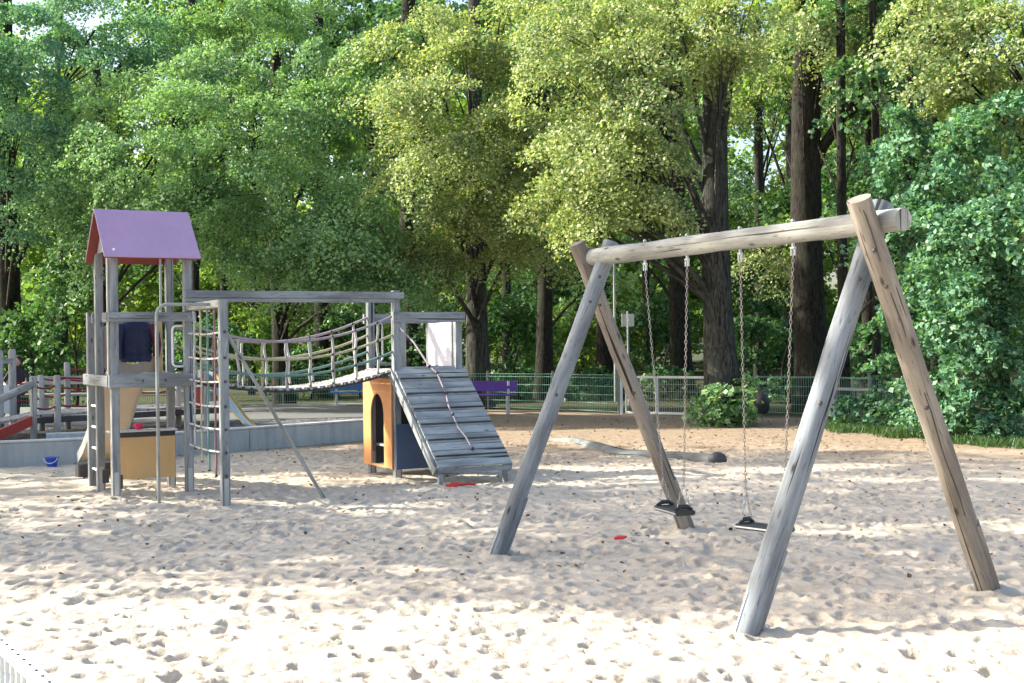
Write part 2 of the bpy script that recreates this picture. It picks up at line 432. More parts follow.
# ------------------------------------------------------------------ raised gravel yard behind the concrete wall
def gravel_mat():
    m, nt, b = newmat('gravel')
    g = nt.nodes.new('ShaderNodeNewGeometry'); P = g.outputs['Position']
    v = nt.nodes.new('ShaderNodeTexVoronoi'); v.inputs['Scale'].default_value = 11; lk(nt, P, v.inputs['Vector'])
    c = ramp(nt, v.outputs['Distance'], [(.1, (.16, .16, .17)), (.5, (.05, .05, .055))])
    c = mixc(nt, .5, c, ramp(nt, noise(nt, P, 7, 3), [(.4, (.03, .03, .03)), (.6, (.22, .22, .22))]))
    lk(nt, c, b.inputs['Base Color']); b.inputs['Roughness'].default_value = .95
    bump(nt, v.outputs['Distance'], 1, .05, b)
    return m
M['gravel'] = gravel_mat()
W0, W1, W2 = Vector((-11.5, 16.9, 0)), Vector((-6.3, 19.2, 0)), Vector((-2.55, 23.0, 0))
g_ = MB().slab([W0 + Vector((0, .12, -.1)), W1 + Vector((0, .12, -.1)), W2 + Vector((-.1, .1, -.1)), Vector((-2.7, 25.6, -.1)), Vector((-14, 22.5, -.1))], (0, 0, .36)).build('gravel_bed', 'gravel'); tag(g_, kind='structure')
M['asphalt'] = concrete('asphalt_grey', (.13, .135, .13))
g_ = MB().slab([Vector((-14, 22.5, -.1)), Vector((-2.7, 25.6, -.1)), Vector((-3.2, 31.5, -.1)), Vector((-15, 31.5, -.1))], (0, 0, .37)).build('path', 'asphalt'); tag(g_, kind='structure')
for (a, b_, lb) in ((W0, W1, 'pale concrete edging wall on the left, with a blue bucket in front of it'), (W1, W2, 'stretch of concrete edging wall seen beneath the rope bridge')):
    t = thing('edging_wall', a, lb, 'wall', 'concrete edging walls round the gravel')
    d_ = (b_ - a).normalized(); nn = Vector((-d_.y, d_.x, 0)); L = (b_ - a).length
    k = max(2, int(L / 1.9)); 
    for i in range(k):
        p, q = a + d_ * (L*i/k + .006), a + d_ * (L*(i+1)/k - .006)
        MB().bar(p + Vector((0, 0, -.15)) + Vector((0, 0, .25)), q + Vector((0, 0, -.15)) + Vector((0, 0, .25)), .16, .5, ch=.012).build('wall_block', 'concrete', t)
    MB().bar(a + Vector((0, 0, .365)), b_ + Vector((0, 0, .365)), .19, .03, ch=.006).build('lit_top_rim', 'concrete_pale', t)  # pale strip; the light on the wall top is put into its colour

# ------------------------------------------------------------------ foliage
def leaves(C, N, L, Wd, jit=.7):
    """rhombic leaves: centres C, spray normals N, length L, width Wd"""
    n = len(C)
    nn = N + rng.normal(size=(n, 3)) * jit; nn /= np.linalg.norm(nn, axis=1)[:, None]
    t = rng.normal(size=(n, 3)); t[:, 2] -= .5; t -= nn * (t*nn).sum(1)[:, None]; t /= np.linalg.norm(t, axis=1)[:, None]
    b = np.cross(nn, t); s = rng.uniform(.5, 1.35, n)[:, None]
    V = np.stack([C - t*L*s*.5, C + b*Wd*s*.5 + nn*L*.08 + t*L*.06*s, C + t*L*s*.5, C - b*Wd*s*.5 + nn*L*.08 + t*L*.06*s], 1)
    return V.reshape(-1, 3)
def lobe_pts(c, r, nspray, per, R_=.55, droop=.35, shell=.5):
    c = np.array(c); r = np.array(r)
    d = rng.normal(size=(nspray, 3)); d[:, 2] = d[:, 2]*.9 + .12; d /= np.linalg.norm(d, axis=1)[:, None]
    rad = rng.uniform(shell, 1.0, nspray)[:, None]**.7 * (1 + rng.normal(size=nspray)[:, None]*.07)
    P = c + d * r * rad
    N = d*.55 + np.array([0, 0, .75]) + rng.normal(size=(nspray, 3))*.22; N /= np.linalg.norm(N, axis=1)[:, None]
    Rr = R_ * rng.uniform(.6, 1.35, nspray)
    k = rng.poisson(per, nspray).clip(8); idx = np.repeat(np.arange(nspray), k); n = len(idx)
    th = rng.uniform(0, 2*np.pi, n); rr = np.sqrt(rng.uniform(0, 1, n)) * (1 + .25*np.sin(th*3 + idx))
    a = np.cross(N, rng.normal(size=(nspray, 3))); a /= np.linalg.norm(a, axis=1)[:, None]; b = np.cross(N, a)
    Q = P[idx] + (a[idx]*np.cos(th)[:, None]*1.25 + b[idx]*np.sin(th)[:, None]*.8) * (rr*Rr[idx])[:, None] + N[idx]*(rng.normal(size=n)*.07*Rr[idx]/.55)[:, None]
    Q[:, 2] -= droop * rr**2 * Rr[idx]
    return Q, N[idx], P
def crown_mesh(lobes, leafL, dens, R_=.55, jit=.7, droop=.4, shell=.6):
    allV = []; tips = []
    for (c, r) in lobes:
        area = 4*np.pi*((r[0]*r[1])**1.6/3 + (r[0]*r[2])**1.6/3 + (r[1]*r[2])**1.6/3)**(1/1.6)
        nl = dens * area / (leafL*leafL*.4); per = 1.25 * dens * (R_*R_*3.14) / (leafL*leafL*.4) * .8
        per = min(per, 800); ns = max(6, int(nl / per))
        Q, N, P = lobe_pts(c, r, ns, per, R_, droop, shell); allV.append(leaves(Q, N, leafL, leafL*.78, jit)); tips.append(P)
    V = np.concatenate(allV); return V, np.arange(len(V)).reshape(-1, 4), tips
def lobes_px(L):
    out = []
    for (px, py, D, rx, ry) in L:
        c = PD(px, py, D); k = D / F; out.append((tuple(c), (rx*k, (rx + ry)*.5*k, ry*k)))
    return out
NLEAF = [0]
def tree(name, base, top, r0, lobes, mat, leafL, dens, label, cat='tree', group=None, bk='bark', R_=.68, twigs=9, limbs=True, r1=None, jit=.7, droop=.28, crown_name='crown', shell=.7, lsc=.22):
    t = thing(name, (base[0], base[1], 0), label, cat, group)
    V, Fq, tips = crown_mesh(lobes, leafL, dens, R_, jit, droop, shell); NLEAF[0] += len(Fq)
    npmesh(crown_name, V, Fq, mat, t)
    tr = MB(); b0 = Vector(base); t0 = Vector(top); k = 12; pts = []; rs = []
    bend = Vector((random.uniform(-.2, .2), random.uniform(-.2, .2), 0))
    r1 = r1 if r1 else r0*.45
    for i in range(k + 1):
        f = i / k; pts.append(b0.lerp(t0, f) + bend*math.sin(f*3.1)); rs.append(r0*(1-f) + r1*f + (r0*.5*math.exp(-f*14) if r0 > .15 else 0))
    if r0 > 0: tr.tube(pts, rs, 14, wob=.09)
    if limbs:
        for (c, r), P in zip(lobes, tips):
            c = Vector(c); z = min(max(b0.z + (c.z - b0.z)*.55, b0.z + .2), t0.z)
            f = (z - b0.z) / max(t0.z - b0.z, .1); s = b0.lerp(t0, f) + bend*math.sin(f*3.1)
            mid = s.lerp(c, .5) + Vector((0, 0, .12*(c - s).length)); lr = max(r0*lsc, .018)
            cv = [s.lerp(mid, a).lerp(mid.lerp(c, a), a) for a in (0, .2, .4, .6, .8, 1)]
            tr.tube(cv, [lr, lr*.85, lr*.7, lr*.55, lr*.4, lr*.25], 7)
            for q in P[rng.choice(len(P), min(twigs, len(P)), replace=False)]:
                q = Vector(q); m = cv[3].lerp(q, .5) + Vector((0, 0, .15)); tr.tube([cv[3], m, q], [lr*.3, lr*.2, .006], 5)
    tr.build('trunk' if cat == 'tree' else 'stem', bk, t)
    return t

def T(D, px, ytop=-40):   # trunk base / top at depth D following the photo's vertical
    p = PD(px, 341, D); return Vector((p.x, p.y, -.05)), PD(px - 4, ytop, D)
LT = 'broadleaf trees behind the playground'
# --- front row
b, t = T(34, 9); tree('broadleaf_tree', b, t, .36, lobes_px([(20, 60, 31, 75, 55), (95, 30, 33, 60, 45), (10, 150, 30, 70, 40), (70, 170, 31, 55, 32), (20, 215, 30, 55, 20), (150, 40, 34, 45, 40), (-60, 90, 30, 70, 70)]), 'lf_teal', .082, 1.2, 'bluish green tree on the far left, its trunk at the left edge of the photo', group=LT)
b, t = T(31, 100, 70); tree('broadleaf_tree', b, t, .2, lobes_px([(130, 155, 28, 55, 38), (190, 120, 28, 55, 40), (225, 175, 27.5, 65, 42), (150, 215, 28.5, 50, 26), (270, 130, 28.5, 45, 40), (95, 250, 29, 35, 30), (215, 75, 30, 60, 30), (120, 110, 30, 45, 40), (230, 220, 29, 50, 32), (75, 200, 29.5, 34, 26)]), 'lf_green', .08, 1.05, 'mid green tree with a low spreading crown above the lavender roof', group=LT)
b, t = T(35, 284); tree('broadleaf_tree', b, t, .24, lobes_px([(225, 20, 33, 70, 42), (310, 45, 32, 50, 55), (340, 110, 30.5, 42, 42), (300, 190, 29, 52, 38), (345, 235, 28, 52, 36), (300, 262, 28.5, 30, 22), (365, 190, 29, 35, 35), (262, 225, 30, 40, 30), (385, 70, 30, 40, 60), (300, 120, 31, 50, 45), (375, 255, 28.5, 40, 28), (330, 275, 28.5, 36, 18), (255, 262, 29.5, 40, 18), (400, 285, 29, 30, 14)]), 'lf_green', .08, 1.05, 'green tree whose drooping crown hangs over the middle of the rope bridge', group=LT)
b, t = T(33, 478); tree('linden_tree', b, t, .30, lobes_px([(420, 30, 29, 50, 48), (415, 110, 28, 48, 48), (440, 165, 27.5, 58, 40), (470, 80, 28, 55, 50), (450, 215, 28, 42, 22), (410, 250, 29.5, 26, 24), (500, 20, 29, 60, 40), (525, 120, 27.5, 50, 45), (510, 185, 28, 45, 26), (480, 150, 28.5, 60, 50), (490, 225, 29, 36, 20), (560, 60, 28, 50, 50), (545, 180, 27.5, 45, 35), (430, 262, 29.5, 34, 18), (520, 245, 29, 34, 14)]), 'lf_yellow', .078, 1.0, 'yellow green linden with a mossy trunk right of the white panel', group=LT, bk='bark_pale')
b, t = T(26, 724); tree('linden_tree', b, t, .325, lobes_px([(722, 62, 24.8, 28, 22), (590, 30, 25.5, 58, 46), (570, 95, 25, 52, 36), (640, 85, 24.5, 60, 42), (600, 150, 24.5, 60, 32), (640, 150, 24.2, 45, 32), (625, 205, 24.5, 48, 22), (680, 25, 25.5, 50, 35), (745, 10, 25, 45, 28), (550, 215, 26, 38, 18), (575, 190, 25, 34, 20), (620, 20, 26.5, 60, 50), (650, 110, 25, 38, 45), (605, 215, 25, 50, 20)]), 'lf_yellow', .076, 1.0, 'large linden with thick grey trunk standing in the leafy bush by the gate', group=LT, bk='bark_pale', r1=.22)
b, t = T(30, 815); tree('broadleaf_tree', b, t, .40, lobes_px([(775, 55, 34, 42, 28), (835, -15, 29, 60, 26), (800, 30, 28.8, 34, 22), (858, 60, 29.5, 30, 18), (760, 105, 36, 38, 24), (790, 215, 36, 30, 30), (765, 250, 35, 34, 24), (900, 20, 33, 34, 20)]), 'lf_yellow', .08, 1.1, 'tall dark trunked tree behind the fence with a long bough rising right', group=LT, r1=.3, lsc=.07, twigs=3)
# long bough of that tree
bo = MB(); bo.tube([PD(820, 150, 30), PD(842, 120, 29.6), PD(866, 78, 29.2), PD(893, 40, 28.8), PD(925, -12, 28.4)], [.14, .12, .10, .085, .06], 8, wob=.08)
bo.tube([PD(842, 122, 29.6), PD(868, 96, 29.2), PD(900, 60, 28.6), PD(928, 50, 28)], [.1, .08, .06, .03], 8, wob=.08)
bo.build('bough', 'bark', bpy.data.objects['broadleaf_tree.003'])
b, t = T(23, 1085); tree('linden_tree', b, t, .33, lobes_px([(940, 30, 22.5, 52, 34), (1000, 45, 22, 62, 42), (965, 78, 22.5, 50, 22), (1040, 80, 22, 50, 40)]), 'lf_yellow', .08, 1.2, 'pale green linden boughs hanging into the top right corner', group=LT)
# --- shrubs on the right
tree('tall_shrub', (8.6, 22.2, 0), (8.6, 22.2, 4.5), .09, lobes_px([(935, 165, 22.5, 55, 48), (1000, 140, 21.5, 55, 48), (905, 235, 22.8, 42, 50), (965, 235, 21.6, 55, 48), (1020, 225, 21, 55, 55), (925, 310, 22, 48, 44), (985, 310, 21.2, 55, 46), (1040, 320, 21, 50, 60), (935, 378, 22, 50, 42), (1000, 385, 21, 58, 42), (895, 145, 23, 30, 36), (1010, 418, 20.9, 50, 24), (955, 415, 21.6, 45, 22)]), 'lf_shrub', .11, 1.2, 'tall broad leaved shrub thicket filling the right edge behind the swing', 'shrub', None, R_=.45, twigs=5, crown_name='foliage')
tree('low_shrub', (6.95, 24.2, 0), (6.95, 24.2, .6), .04, lobes_px([(862, 408, 24.3, 26, 21), (885, 402, 24, 26, 25), (905, 415, 23, 25, 20)]), 'lf_shrub', .10, 1.0, 'low dense shrub between the swing legs, left of the tall thicket', 'shrub', None, R_=.3, twigs=4, crown_name='foliage')
tree('leafy_bush', (4.1, 25.3, 0), (4.1, 25.3, .6), .04, lobes_px([(708, 408, 25.3, 20, 19), (728, 400, 25.2, 24, 27), (742, 390, 25.5, 14, 22), (735, 418, 25, 14, 10)]), 'lf_green', .12, 1.0, 'bright green bush around the foot of the thick linden', 'shrub', None, R_=.28, twigs=4, crown_name='foliage')
# --- second row trees: slender trunks with crowns high and thin low boughs
second = [(195, 42, .15), (224, 46, .14), (251, 44, .13), (322, 41, .22), (414, 38, .26), (543, 37, .24), (577, 44, .17), (604, 41, .24), (648, 47, .14), (682, 40, .30), (845, 28.3, .12), (875, 28.3, .10), (918, 24.2, .075), (932, 24.6, .09), (60, 45, .2), (372, 47, .2), (508, 48, .18), (760, 50, .2), (792, 44, .28), (865, 33, .17)]
mats = ['lf_shaded', 'lf_green', 'lf_far', 'lf_shaded']
labs = ['thin dark trunk rising behind the lavender roofed tower', 'dark trunk between the tower and the climbing net post', 'slim straight trunk above the left end of the rope bridge beam', 'dark trunk behind the middle of the rope bridge', 'dark bluish trunk above the right end of the rope bridge beam', 'straight dark trunk between the mossy linden and the swing', 'thin leaning trunk just left of the swing crossbar end', 'dark trunk behind the crossing of the left swing legs', 'thin far trunk behind the leftmost swing chain', 'dark trunk behind the second swing chain', 'slender trunk just right of the thick dark trunk', 'slender trunk rising behind the long bough', 'left one of two slim trunks above the tall shrub', 'right one of two slim trunks above the tall shrub', 'far trunk in the dark gap left of the tower', 'far trunk deep in the wood above the rope bridge', 'far trunk in the gap right of the mossy linden', 'far trunk in the bright gap right of the thick linden', 'broken dark trunk against the bright gap left of the thick dark trunk', 'dark trunk between the right swing legs']
for i, (px, D, r) in enumerate(second):
    b, t = T(D, px, -30)
    lobes = []; D0 = D; D = D if D > 30 else D + 4.5
    for j in range(4):
        lobes.append((px + random.uniform(-70, 70), random.uniform(-20, 110), D + random.uniform(-1.5, 2), random.uniform(40, 62), random.uniform(24, 38)))
    for j in range(2):
        lobes.append((px + random.uniform(-60, 60), random.uniform(150, 290), D + random.uniform(0, 2.5), random.uniform(28, 48), random.uniform(12, 20)))
    tree('forest_tree', b, t, r, lobes_px(lobes), mats[i % 4], .15, .62, labs[i], group='slim forest trees behind the fence', R_=.7, twigs=3, r1=r*.75)
# --- understorey shrubs beyond the fence
under = [(30, 350, 33, 50, 45, 'lf_shaded'), (75, 300, 31.5, 36, 55, 'lf_shaded'), (60, 375, 36, 40, 28, 'lf_shaded'), (215, 345, 40, 45, 30, 'lf_shaded'), (265, 330, 42, 42, 28, 'lf_far'), (310, 365, 40, 40, 22, 'lf_shaded'), (360, 335, 41, 42, 30, 'lf_shaded'), (430, 345, 38, 40, 32, 'lf_shaded'), (515, 330, 39, 42, 38, 'lf_shaded'), (520, 385, 38, 48, 22, 'lf_shaded'), (575, 340, 42, 42, 36, 'lf_far'), (600, 390, 37, 45, 20, 'lf_shaded'), (655, 330, 42, 40, 38, 'lf_shaded'), (760, 345, 37, 50, 34, 'lf_shaded'), (790, 395, 34, 45, 18, 'lf_shaded'), (870, 345, 33, 42, 40, 'lf_shaded'), (480, 385, 36, 30, 18, 'lf_shaded'), (670, 385, 36, 40, 20, 'lf_shaded'), (560, 290, 44, 45, 32, 'lf_shaded'), (750, 290, 42, 40, 32, 'lf_shaded')]
ulab = ['teal thicket by the trunk at the left edge', 'tall light green shrub left of the lavender roof', 'low shrub behind the wooden walkway ropes', 'shrub behind the tower and climbing net', 'sunlit shrub above the left part of the rope bridge', 'low teal shrub behind the rope bridge', 'shrub behind the right half of the rope bridge', 'shrub beneath the beam left of the white panel', 'shrub between the mossy linden and dark trunk', 'low shrub behind the fence beside the purple bench', 'sunlit shrub behind the left swing legs', 'low shrub behind the fence left of the gate', 'shrub behind the two small white signs', 'dark shrub behind the right hand swing', 'low shrub behind the fence below the right hand swing', 'dark shrub between the right swing legs', 'low shrub at the foot of the mossy linden', 'low shrub seen through the white gate', 'high far shrub above the purple bench', 'shrub right of the thick linden trunk']
for (px, py, D, rx, ry, mt), lb in zip(under, ulab):
    p = PD(px, 341, D)
    tree('understorey_shrub', (p.x, p.y, 0), (p.x, p.y, 1.6), .05, lobes_px([(px - rx*.4, py, D, rx*.6, ry), (px + rx*.4, py + 8, D + .6, rx*.6, ry*.8), (px, py - ry*.5, D + .3, rx*.6, ry*.55)]), mt, .15, .7, lb, 'shrub', 'shrubs in the wood behind the fence', R_=.5, twigs=3, crown_name='foliage', shell=.2)
# --- far wood, one mass
far = []
for i in range(330):
    D = random.uniform(56, 84); px = random.uniform(-60, 1090); py = random.triangular(-20, 385, 260)
    if (740 < px < 800 and 90 < py < 190) or (30 < px < 130 and py < 110): continue
    far.append((px, py, D, random.uniform(34, 60), random.uniform(20, 40)))
for i in range(150):
    far.append((random.uniform(-80, 1110), random.uniform(215, 350), random.uniform(88, 104), random.uniform(34, 60), random.uniform(20, 36)))
V, Fq, _ = crown_mesh(lobes_px(far), .34, .75, 1.3, shell=.1)
tag(npmesh('distant_wood', V, Fq, 'lf_far'), 'sunlit mass of far foliage showing between the trunks', 'woodland', kind='stuff')
# --- trees of the same wood standing left of the sand, which shade it
for i, (x, y, z0, rr) in enumerate([(-16.5, 14.0, 8.2, 2.1), (-18, 17.7, 8.8, 1.5), (-19.5, 22.2, 8.6, 2.4), (-21, 26.5, 7, 2)]):
    lob = [((x + random.uniform(-rr, rr)*.9, y + random.uniform(-rr, rr)*.62, z0 + random.uniform(-2.6, (6.5, 6, 7.5, 2.5)[i])), (random.uniform(1.2, 1.9),)*3) for _ in range((14, 12, 22, 12)[i])]
    tree('park_tree', (x, y, 0), (x, y, z0 + 1), .3, lob, 'lf_green', .2, (.4, .38, .55, .4)[i], ['tall tree left of the sand, nearest of the row', 'second tree of the row left of the sand', 'third tree of the row left of the sand', 'last tree of the row left of the sand'][i], group='trees left of the sand', twigs=2, R_=.6)

# ------------------------------------------------------------------ climbing frame
def knots(pts, rad, parent, name='knot', mat='black', n=7, m=5):
    first = None
    for p in pts:
        if first is None:
            b = MB(); b.sphere(ORG[parent.name], rad, n, m); first = b.build(name, mat, parent); first.location = Vector(p) - ORG[parent.name]
        else:
            c = first.copy(); col.objects.link(c); c.parent = parent; c.location = Vector(p) - ORG[parent.name]
TH = .512
U = Vector((math.cos(TH), math.sin(TH), 0)); Vv = Vector((-math.sin(TH), math.cos(TH), 0)); O = Vector((-4.582, 14.635, 0))
def L_(a, b, z): return O + U*a + Vv*b + Vector((0, 0, z))
UP = Vector((0, 0, 1))
W1_, D1, XA = .85, .83, 3.54
XB = XA + .89; NETB = -1.45
cf = thing('climbing_frame', L_(0, 0, 0), 'weathered wooden climbing frame with lavender roofed tower, rope bridge and plank ramp', 'climbing frame')
def post(a, b, z0, z1, s=.092, mat='post', foot=True, name='post'):
    p = MB().bar(L_(a, b, z0), L_(a, b, z1), s, s, up=Vv, ch=.008).build(name, mat, cf)
    if foot:
        MB().box(L_(a, b - s/2 - .004, .12), .05, .008, .36, U, Vv).build('metal_foot', 'steel', p)
    return p
post(0, 0, -.1, 2.95); post(W1_, 0, -.1, 2.9); post(0, D1, -.1, 2.95); post(W1_, D1, -.1, 2.9)
post(0, 1.34, -.1, 2.17, foot=False)
pn = post(W1_, NETB, -.1, 2.24)
post(XA, 0, -.1, 2.42); post(XA, D1, -.1, 2.32); post(XB, 0, -.1, 2.14); post(XB, D1, -.1, 2.14)
def beam(p, q, h=.11, w=.045, mat='post', name='beam'): return MB().bar(p, q, w, h, ch=.006).build(name, mat, cf)
OB = -.069
beam(L_(-.08, OB, 2.085), L_(W1_+.08, OB, 2.085)); beam(L_(-.08, OB, 1.345), L_(W1_+.08, OB, 1.345), .15)
beam(L_(-.07, D1 + .069, 1.345), L_(W1_+.07, D1 + .069, 1.345), .15); beam(L_(-.07, D1+.069, 2.085), L_(W1_+.07, D1+.069, 2.085))
beam(L_(-.069, -.04, 1.345), L_(-.069, 1.38, 1.345), .13); beam(L_(-.069, -.04, 2.085), L_(-.069, .2, 2.085), .11)
beam(L_(XA-.07, OB, 2.075), L_(XB+.07, OB, 2.075), .13); beam(L_(XA-.07, D1+.069, 2.075), L_(XB+.07, D1+.069, 2.075), .13)
beam(L_(XB+.069, -.04, 2.075), L_(XB+.069, D1+.04, 2.075), .12)
# long bridge beam, double timber
beam(L_(W1_-.04, OB+.0, 2.355), L_(XA+.08, OB, 2.355), .085, .06); beam(L_(W1_-.04, OB+.006, 2.285), L_(XA-.05, OB+.006, 2.285), .05, .05)
beam(L_(W1_, NETB+.05, 2.20), L_(W1_, -.05, 2.20), .085, .045, 'bar')
# little bolts on beams
for (a, z) in ((.0, 2.085), (W1_, 2.085), (0, 1.345), (W1_, 1.345), (.3, 1.345), (.56, 1.345), (XA, 2.075), (XB, 2.075), (XA, 2.355)):
    MB().sphere(L_(a, OB - .026, z), .014, 8, 5, (1, 1, 1)).build('bolt', 'steel' if a in (0, W1_, XB, XA) else 'dark', cf)
for z in (1.89, 1.61, 1.35, 1.08, .83, .58, .33): MB().sphere(L_(W1_, NETB - .05, z), .017, 8, 5).build('bolt', 'dark', pn)
# roof
RA, RB, RR, ZR, ZE, RE = -.139, W1_ + .116, .35, 3.35, 2.763, .551
for s_ in (-1, 1):
    f = MB(); p = [L_(RA, RR, ZR), L_(RB, RR, ZR), L_(RB, RR + s_*RE, ZE), L_(RA, RR + s_*RE, ZE)]
    nrm = Vector(Vv*s_*(ZR-ZE) + UP*RE).normalized()
    pr = MB().slab(p, nrm*.014).build('roof_panel', 'roof', cf)
    q = [x - nrm*.004 for x in p]; MB().slab([q[0].lerp(q[1], .004), q[1].lerp(q[0], .004), q[2].lerp(q[3], .004), q[3].lerp(q[2], .004)], -nrm*.012).build('underside', 'roof_red', pr)
    e = MB(); e.sphere(L_(RA + .12, RR + s_*(RE-.06), ZE + .09), .018, 6, 4); e.build('bolt', 'white', pr)
for a in (-.03, W1_ + .03):
    g = MB(); g.slab([L_(a, RR - .40, 2.86), L_(a, RR + .40, 2.86), L_(a, RR, ZR - .06)], U*.02).build('gable', 'roof_red' if a > 0 else 'post', cf)
# thin pale poles left of the timber posts, standing in for their sunlit edges
for (a, b) in ((-.065, .0), (W1_ - .11, D1 - .02)): MB().tube([L_(a, b, 1.42), L_(a, b, 2.88)], .016, 8).build('pole', 'steel', cf)
# decks
dk = MB()
for i in range(7): dk.bar(L_(.05, .06 + i*.118, 1.40), L_(W1_-.05, .06 + i*.118, 1.40), .11, .035)
dk.build('deck', 'plank', cf)
dk = MB()
for i in range(7): dk.bar(L_(XA+.05, .06 + i*.118, 1.385), L_(XB-.05, .06 + i*.118, 1.385), .11, .035)
dk.build('deck', 'plank', cf)
# ladder on the left side
lad = MB().bar(L_(-.0, D1 + .10, .1), L_(-.0, D1 + .10, 2.2), .03, .03, up=Vv).build('ladder', 'steel', cf)
for z in (.24, .50, .76, 1.02, 1.28): MB().tube([L_(0, D1 + .05, z), L_(0, 1.30, z)], .016, 7).build('rung', 'white', lad)
# panel with the round opening, back of the tower
def holed(c, au, hw, z0, z1, zc, r, th, off, arch=False, seg=28, r2=None):
    """panel in the plane spanned by au and z with a round hole (or an arch reaching near its foot)"""
    n = off.normalized(); m = MB(); out = []; inn = []
    r2 = r2 or r
    for i in range(seg):
        t = 2*math.pi*i/seg; cx, cz = math.cos(t), math.sin(t)
        if arch and cz < 0: ix, iz = (r*cx/max(abs(cx), abs(cz)), 0); 
        ix, iz = r*cx, r2*cz
        if arch and cz < 0:
            k = 1/max(abs(cx), abs(cz)); ix = r*cx*k; iz = (zc - z0 - .03)*cz*k
        inn.append((ix, zc + iz))
        up = (z1 - zc) if cz >= 0 else (zc - z0); k = 1/max(abs(cx), abs(cz)); out.append((hw*cx*k, zc + up*cz*k))
    def P(q, o): return c + au*q[0] + UP*q[1] + n*o
    for o in (0, th):
        vs_ = [P(q, o) for q in out] + [P(q, o) for q in inn]; fs = [[i, (i+1) % seg, seg + (i+1) % seg, seg + i] for i in range(seg)]
        m.add(vs_, fs if o else [f[::-1] for f in fs])
    for loop in (out, inn):
        vs_ = [P(q, 0) for q in loop] + [P(q, th) for q in loop]; m.add(vs_, [[i, seg + i, seg + (i+1) % seg, (i+1) % seg] for i in range(seg)])
    return m
holed(L_(.40, D1 + .0, 0), U, .35, 1.425, 2.03, 1.80, .29, .02, Vv, r2=.27).build('hole_panel', 'beige', cf)
MB().bar(L_(.055, .30, 1.46), L_(.055, .30, 2.08), .03, .25, up=Vv).build('side_panel', 'orange', cf)
MB().bar(L_(.70, D1-.06, 1.42), L_(.70, D1-.06, 2.05), .07, .03, up=Vv).build('side_panel', 'yellow', cf)
# hand loops
def loop(a, b, z0, z1, w, ax):
    c = L_(a, b, 0); r = .05; pts = [c + UP*z0, c + ax*(-w+r) + UP*z0]
    for i in range(1, 5): t = i/4*math.pi/2; pts.append(c + ax*(-w + r - r*math.sin(t)) + UP*(z0 + r - r*math.cos(t)))
    for i in range(0, 5): t = i/4*math.pi/2; pts.append(c + ax*(-w + r - r*math.cos(t)) + UP*(z1 - r + r*math.sin(t)))
    pts.append(c + UP*z1); return MB().tube(pts, .013, 8)
loop(W1_ - .045, .02, 1.50, 1.98, .13, U).build('hand_loop', 'white', cf)
loop(XA + .045, D1, 1.50, 2.02, .13, -U).build('hand_loop', 'steel', cf)
# low tan counter panel with black band and pale shelf
MB().bar(L_(.04, D1*.55, .41), L_(W1_-.05, D1*.55, .41), .02, .50).build('counter_panel', 'yellow', cf)
MB().bar(L_(.04, D1*.55 - .004, .69), L_(W1_-.05, D1*.55 - .004, .69), .03, .055).build('band', 'black', cf)
MB().bar(L_(.02, D1*.55 + .05, .735), L_(W1_-.03, D1*.55 + .05, .735), .2, .025).build('shelf', 'concrete_pale', cf)
for b_ in (.04, D1 - .04): MB().bar(L_(.05, b_, .1), L_(.05, b_, .26), .06, .08).build('foot_block', 'black', cf)
MB().bar(L_(.058, .18, .45), L_(.058, .18, 1.25), .02, .17, up=Vv).build('side_panel', 'orange', cf)
# bent sliding pole
pts = [L_(W1_ + .06, -1.02, 2.20), L_(.36, -1.02, 2.20)]
for i in range(1, 6): t = i/5*math.pi/2; pts.append(L_(.36 - .12*math.sin(t), -1.02, 2.20 - .12 + .12*math.cos(t)))
pts.append(L_(.24, -1.02, -.1)); MB().tube(pts, .019, 10).build('sliding_pole', 'bar', cf)
# brace of the net post
MB().tube([L_(W1_ + .04, NETB, 1.87), G(326, 502, -.05)], .021, 9).build('brace', 'bar', cf)
# climbing net between tower post and net post
zs = (1.89, 1.61, 1.35, 1.08, .83, .58)
netp = MB().bar(L_(W1_, NETB+.06, 2.15), L_(W1_, -.06, 2.15), .02, .012).build('climbing_net', 'black', cf)
for k, z in enumerate(zs):
    MB().tube([L_(W1_, -.04 - (abs(NETB)-.08)*i/8, z - .02*math.sin(math.pi*i/8)) for i in range(9)], .012, 6).build('cross_rope', 'r_white', netp)
for j, (b_, mt, zb) in enumerate(((-.28, 'r_grey', .55), (-.56, 'r_yellow', .42), (-.84, 'r_green', .34), (-1.12, 'r_red', .30))):
    w = MB(); w.tube([L_(W1_, b_ + random.uniform(-.015, .015), 2.15 - (2.15 - zb)*i/12) for i in range(13)], .012, 6); w.build('rope', mt, netp)
    knots([L_(W1_, b_, z - .02*math.sin(math.pi*(-b_)/1.45)) for z in zs if z > zb] + [L_(W1_, b_, zb)], .018, netp)
